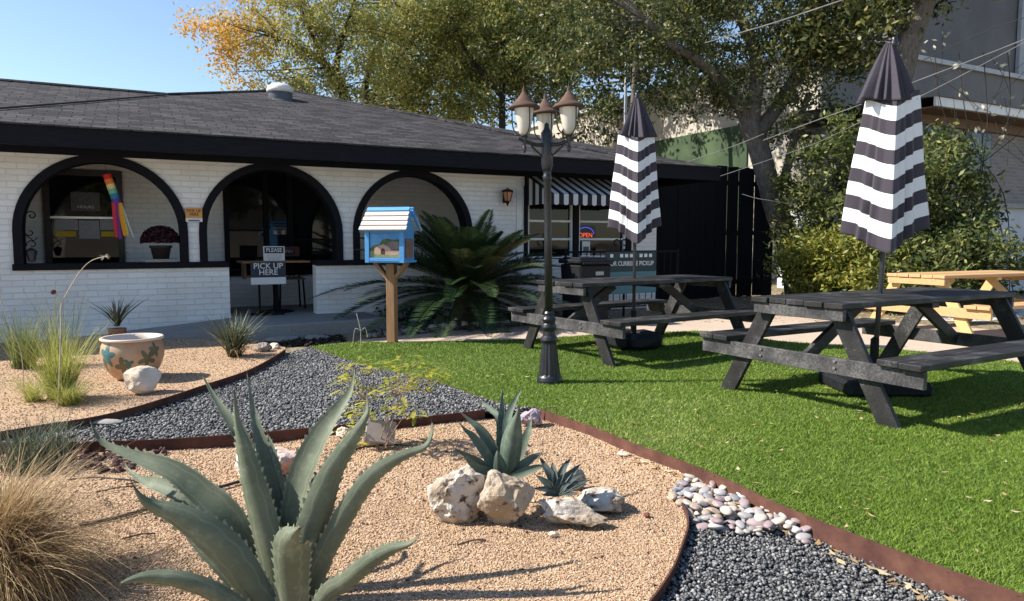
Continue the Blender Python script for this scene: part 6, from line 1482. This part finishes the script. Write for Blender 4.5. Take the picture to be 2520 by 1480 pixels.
# big leaning tree on the right
y_ = 14.2
b_ = Vector((A(1968, 700, y_).x, y_, 0))
tree('leaning_tree', 'big leaning tree with forked grey trunk beside the black fence', 'tree', b_,
     [([b_, A(1945, 620, y_), A(1905, 500, y_), A(1868, 370, y_), A(1840, 300, y_)], .27, .17), ([A(1850, 320, y_), A(1800, 230, y_), A(1720, 150, y_ - .3), A(1650, 110, y_ - .6), A(1590, 50, y_ - .8)], .14, .05), ([A(1848, 310, y_), A(1862, 200, y_), A(1850, 100, y_), A(1800, 10, y_), A(1760, -60, y_)], .15, .07), ([A(1862, 330, y_), A(1930, 240, y_ + .2), A(1985, 130, y_ + .3), A(2000, 20, y_ + .3), A(2000, -60, y_)], .15, .10),
      ([A(1905, 500, y_ + .3), A(1935, 420, y_ + .4), A(1960, 320, y_ + .5), A(1990, 230, y_ + .5)], .10, .06)],
     [E(1420, 130, y_, 1.1, 1.3, .6), E(1520, 70, y_, 1.2, 1.4, .8), E(1600, 160, y_, 1.0, 1.3, .7), E(1680, 60, y_, 1.1, 1.4, .8), E(1640, 270, y_, .6, .9, .4), E(1800, 60, y_, .9, 1.2, .8), E(1900, 150, y_, .8, 1.2, .8), E(1760, 190, y_, .8, 1.2, .5), E(1980, 60, y_, 1.0, 1.3, .8), E(2080, 60, y_, .9, 1.3, .6), E(1470, 240, y_, .6, .8, .3), E(1900, 300, y_, .6, .9, .5), E(2030, 330, y_ + .5, .5, .9, .6), E(1560, -40, y_, 2.4, 1.6, .7), E(1900, -60, y_, 2.2, 1.6, .7), E(1700, 230, y_, .7, 1, .4), E(1820, 240, y_, .6, 1, .4), E(1960, 210, y_ + .6, .7, 1, .6), E(1900, 260, y_ + .8, .6, 1, .4), E(2050, 180, y_ + .6, .6, 1, .6), E(1580, 240, y_, .6, .9, .35), E(1740, 150, y_ + .5, .8, 1, .6)],
     34000, .050, M_DKL, M_BARK, limbs=80, sub_r=.26, rng_sub=24, twig=.018)
y_ = 12.6
b_ = Vector((A(2120, 700, y_).x, y_, 0))
tree('tall_tree', 'tall mottled trunk rising behind the nearest umbrella', 'tree', b_, [([b_, A(2130, 560, y_), A(2165, 380, y_), A(2205, 220, y_), A(2235, 110, y_), A(2275, -10, y_), A(2300, -120, y_)], .24, .19)],
     [E(2100, 60, y_ + .5, 1.0, 1.2, .7), E(2000, 100, y_ + 1, .8, 1.0, .6), E(2150, -60, y_, 1.5, 1.6, .6), E(2330, -80, y_, 1.3, 1.4, .5), E(2160, 160, y_ + .4, .5, .8, .3)], 11000, .065, M_DKL, M_BARK, limbs=30, sub_r=.34, twig=.016)
# bare twiggy branches with a few pale leaves before the grey wall
tw = empty('bare_branches', A(2480, 700, 12.0) * 1.0, 0, 'bare twiggy sapling with few pale leaves before the grey wall', 'sapling'); tw.location.z = 0
f = MB(); LV = []
for k in range(20):
    u0, v0 = random.uniform(2300, 2560), random.uniform(180, 420); a = random.uniform(-2.6, -.3); L_ = random.uniform(60, 170); yy = random.uniform(11.3, 12.0)
    p = [A(u0, v0, yy), A(u0 + L_ * .5 * math.cos(a) + 8, v0 + L_ * .5 * math.sin(a), yy), A(u0 + L_ * math.cos(a), v0 + L_ * math.sin(a), yy)]
    f.tube([q - tw.location for q in catmull(p, 4)], .004, 4)
    if random.random() < .8: LV += [p[2] + Vector((random.gauss(0, .06), random.gauss(0, .06), random.gauss(0, .06))) for _ in range(4)]
for k in range(5): f.tube([q - tw.location for q in catmull([Vector((tw.location.x + random.uniform(-.2, .2), tw.location.y, 0)), A(2470 - 25 * k, 480, 11.8), A(2330 + 50 * k, 300, 11.7), A(2300 + 60 * k, 130, 11.6)], 5)], .008, 5)
f.build('twigs', M_BARKD, tw)
v_, f_ = leaf_quads(np.array([tuple(p - tw.location) for p in LV]), .05, len(LV), .5); np_mesh('leaves', v_, f_, leaf_mat('pale_leaves', [(0, (.3, .3, .22)), (1, (.55, .5, .38))], .3), tw, tint=rng.uniform(0, 1, len(LV)))
# hedge of loose shrubs
M_HED = leaf_mat('hedge_leaves', [(0, (.035, .055, .02)), (.45, (.085, .115, .032)), (.8, (.18, .205, .06)), (1, (.32, .31, .11))], .35, .45)
M_YEL_ = leaf_mat('yellow_hedge_leaves', [(0, (.08, .11, .022)), (.5, (.20, .22, .04)), (1, (.40, .36, .07))], .35, .5)
HG = [('tall loose green shrub between the leaning tree and the nearest umbrella', 2040, 480, 13.2, .9, 1.4, M_HED, 6500, .055), ('thin brownish climber shrub beside the leaning trunk', 1985, 560, 13.6, .45, 1.3, M_DKL, 3500, .05), ('big rounded green shrub right of the nearest umbrella', 2310, 500, 11.8, .85, 1.15, M_HED, 8500, .055),
      ('dark green shrub behind the nearest umbrella', 2190, 560, 12.2, .85, 1.2, M_HED, 7500, .055), ('low yellow green shrub at the foot of the leaning tree', 2010, 660, 12.6, .75, .55, M_YEL_, 6500, .05), ('bright yellow green shrub behind the umbrella pole', 2130, 650, 11.6, .6, .65, M_YEL_, 5500, .05),
      ('low green shrub behind the yellow pine table', 2300, 650, 11.2, .9, .55, M_HED, 7000, .05), ('spreading green shrub at the right edge before the white wall', 2410, 640, 11.4, .45, .45, M_HED, 3500, .05)]
for lab, u, v, y, rx, rz, mt, n, sz in HG:
    c = A(u, v, y); b = Vector((c.x, y, 0)); bl = [((c.x, y, c.z), (rx, .7, rz * .8))]
    for k in range(7): a = random.uniform(0, 6.3); bl.append(((c.x + rx * .75 * math.cos(a), y + random.uniform(-.4, .4), c.z + rz * .7 * math.sin(a)), (rx * .42, .45, rz * .38)))
    if c.z - rz > .3: bl.append(((c.x, y, (c.z - rz) / 2), (rx * .7, .5, (c.z - rz) / 2 + .2)))
    tree('shrub', lab, 'shrub', b, [([b, Vector((c.x + .05, y, c.z * .5)), Vector((c.x - .05, y, c.z))], .035, .015)], bl, n, sz, mt, M_BARKD, limbs=14, sub_r=.24, rng_sub=9, twig=.012, foliage='foliage', group='shrubs of the loose hedge')
# ------------------------------------------------------------------ overhead lines
M_WIRE = mat('grey_wire', (.20, .20, .20), (.12, .12, .12), 5, .6); M_WIRED = flat_mat('dark_wire', (.03, .03, .03), .5)
def wire(pts, label, r_=.008, m=None, sag=.0):
    f = MB(); P = [A(*p) for p in pts]; f.tube(catmull(P, 6), r_, 6); props(f.build('overhead_wire', m or M_WIRE), label, 'wire')
wire([(1735, 106, 11.8), (1900, 58, 11.0), (2060, 5, 10.2), (2200, -40, 9.6)], 'sleeved grey wire crossing the top of the leaning tree', .009)
wire([(1766, 436, 12.6), (1880, 398, 12.0), (2010, 352, 11.4), (2120, 300, 10.8), (2260, 240, 10.2), (2540, 95, 9.2)], 'grey cable running from the roof corner past the leaning trunk', .005)
wire([(1878, 346, 11.6), (2000, 300, 11.0), (2125, 255, 10.4), (2240, 206, 9.9), (2400, 145, 9.3), (2560, 82, 8.8)], 'pale wire passing behind the top of the nearest umbrella', .006)
wire([(2250, 160, 11), (2330, 120, 10.6), (2420, 80, 10.2), (2560, 30, 9.8)], 'thin dark wire before the grey upper wall', .006, M_WIRED)
wire([(1690, 400, 12.2), (1800, 362, 11.8), (1880, 330, 11.5)], 'thin wire in front of the green mural', .006)
wire([(1826, 478, 12.5), (1860, 488, 12.4), (1895, 494, 12.3), (1960, 505, 12.2)], 'slack pale cord before the black fence', .005)
# ------------------------------------------------------------------ dark cable along the left roof slope
f = MB(); f.tube([(P0 + EX * q.x + EY * q.y + Vector((0, 0, q.z + .02))) for q in [Froof(-120, 281), Froof(0, 271), Froof(200, 255), Froof(408, 237)]], .012, 6); props(f.build('roof_cable', M_WIRED), 'dark cable lying across the left slope of the shingle roof', 'cable')

# trees across the street (mirrored in the window glass, out of the frame)
for i, (x, y) in enumerate(((7, -13), (12, -16), (19, -14), (2, -17))):
    b = Vector((x, y, 0)); tree('street_tree', 'shade tree across the street mirrored in the window glass', 'tree', b, [([b, b + Vector((.1, 0, 1.5)), b + Vector((0, .1, 3.5))], .2, .1)], [((x, y, 4.2), (2.6, 2.4, 1.9)), ((x + 1.5, y, 3.2), (1.6, 1.6, 1.2))], 2600, .26, M_DKL, M_BARKD, group='trees across the street', limbs=12, sub_r=.6)
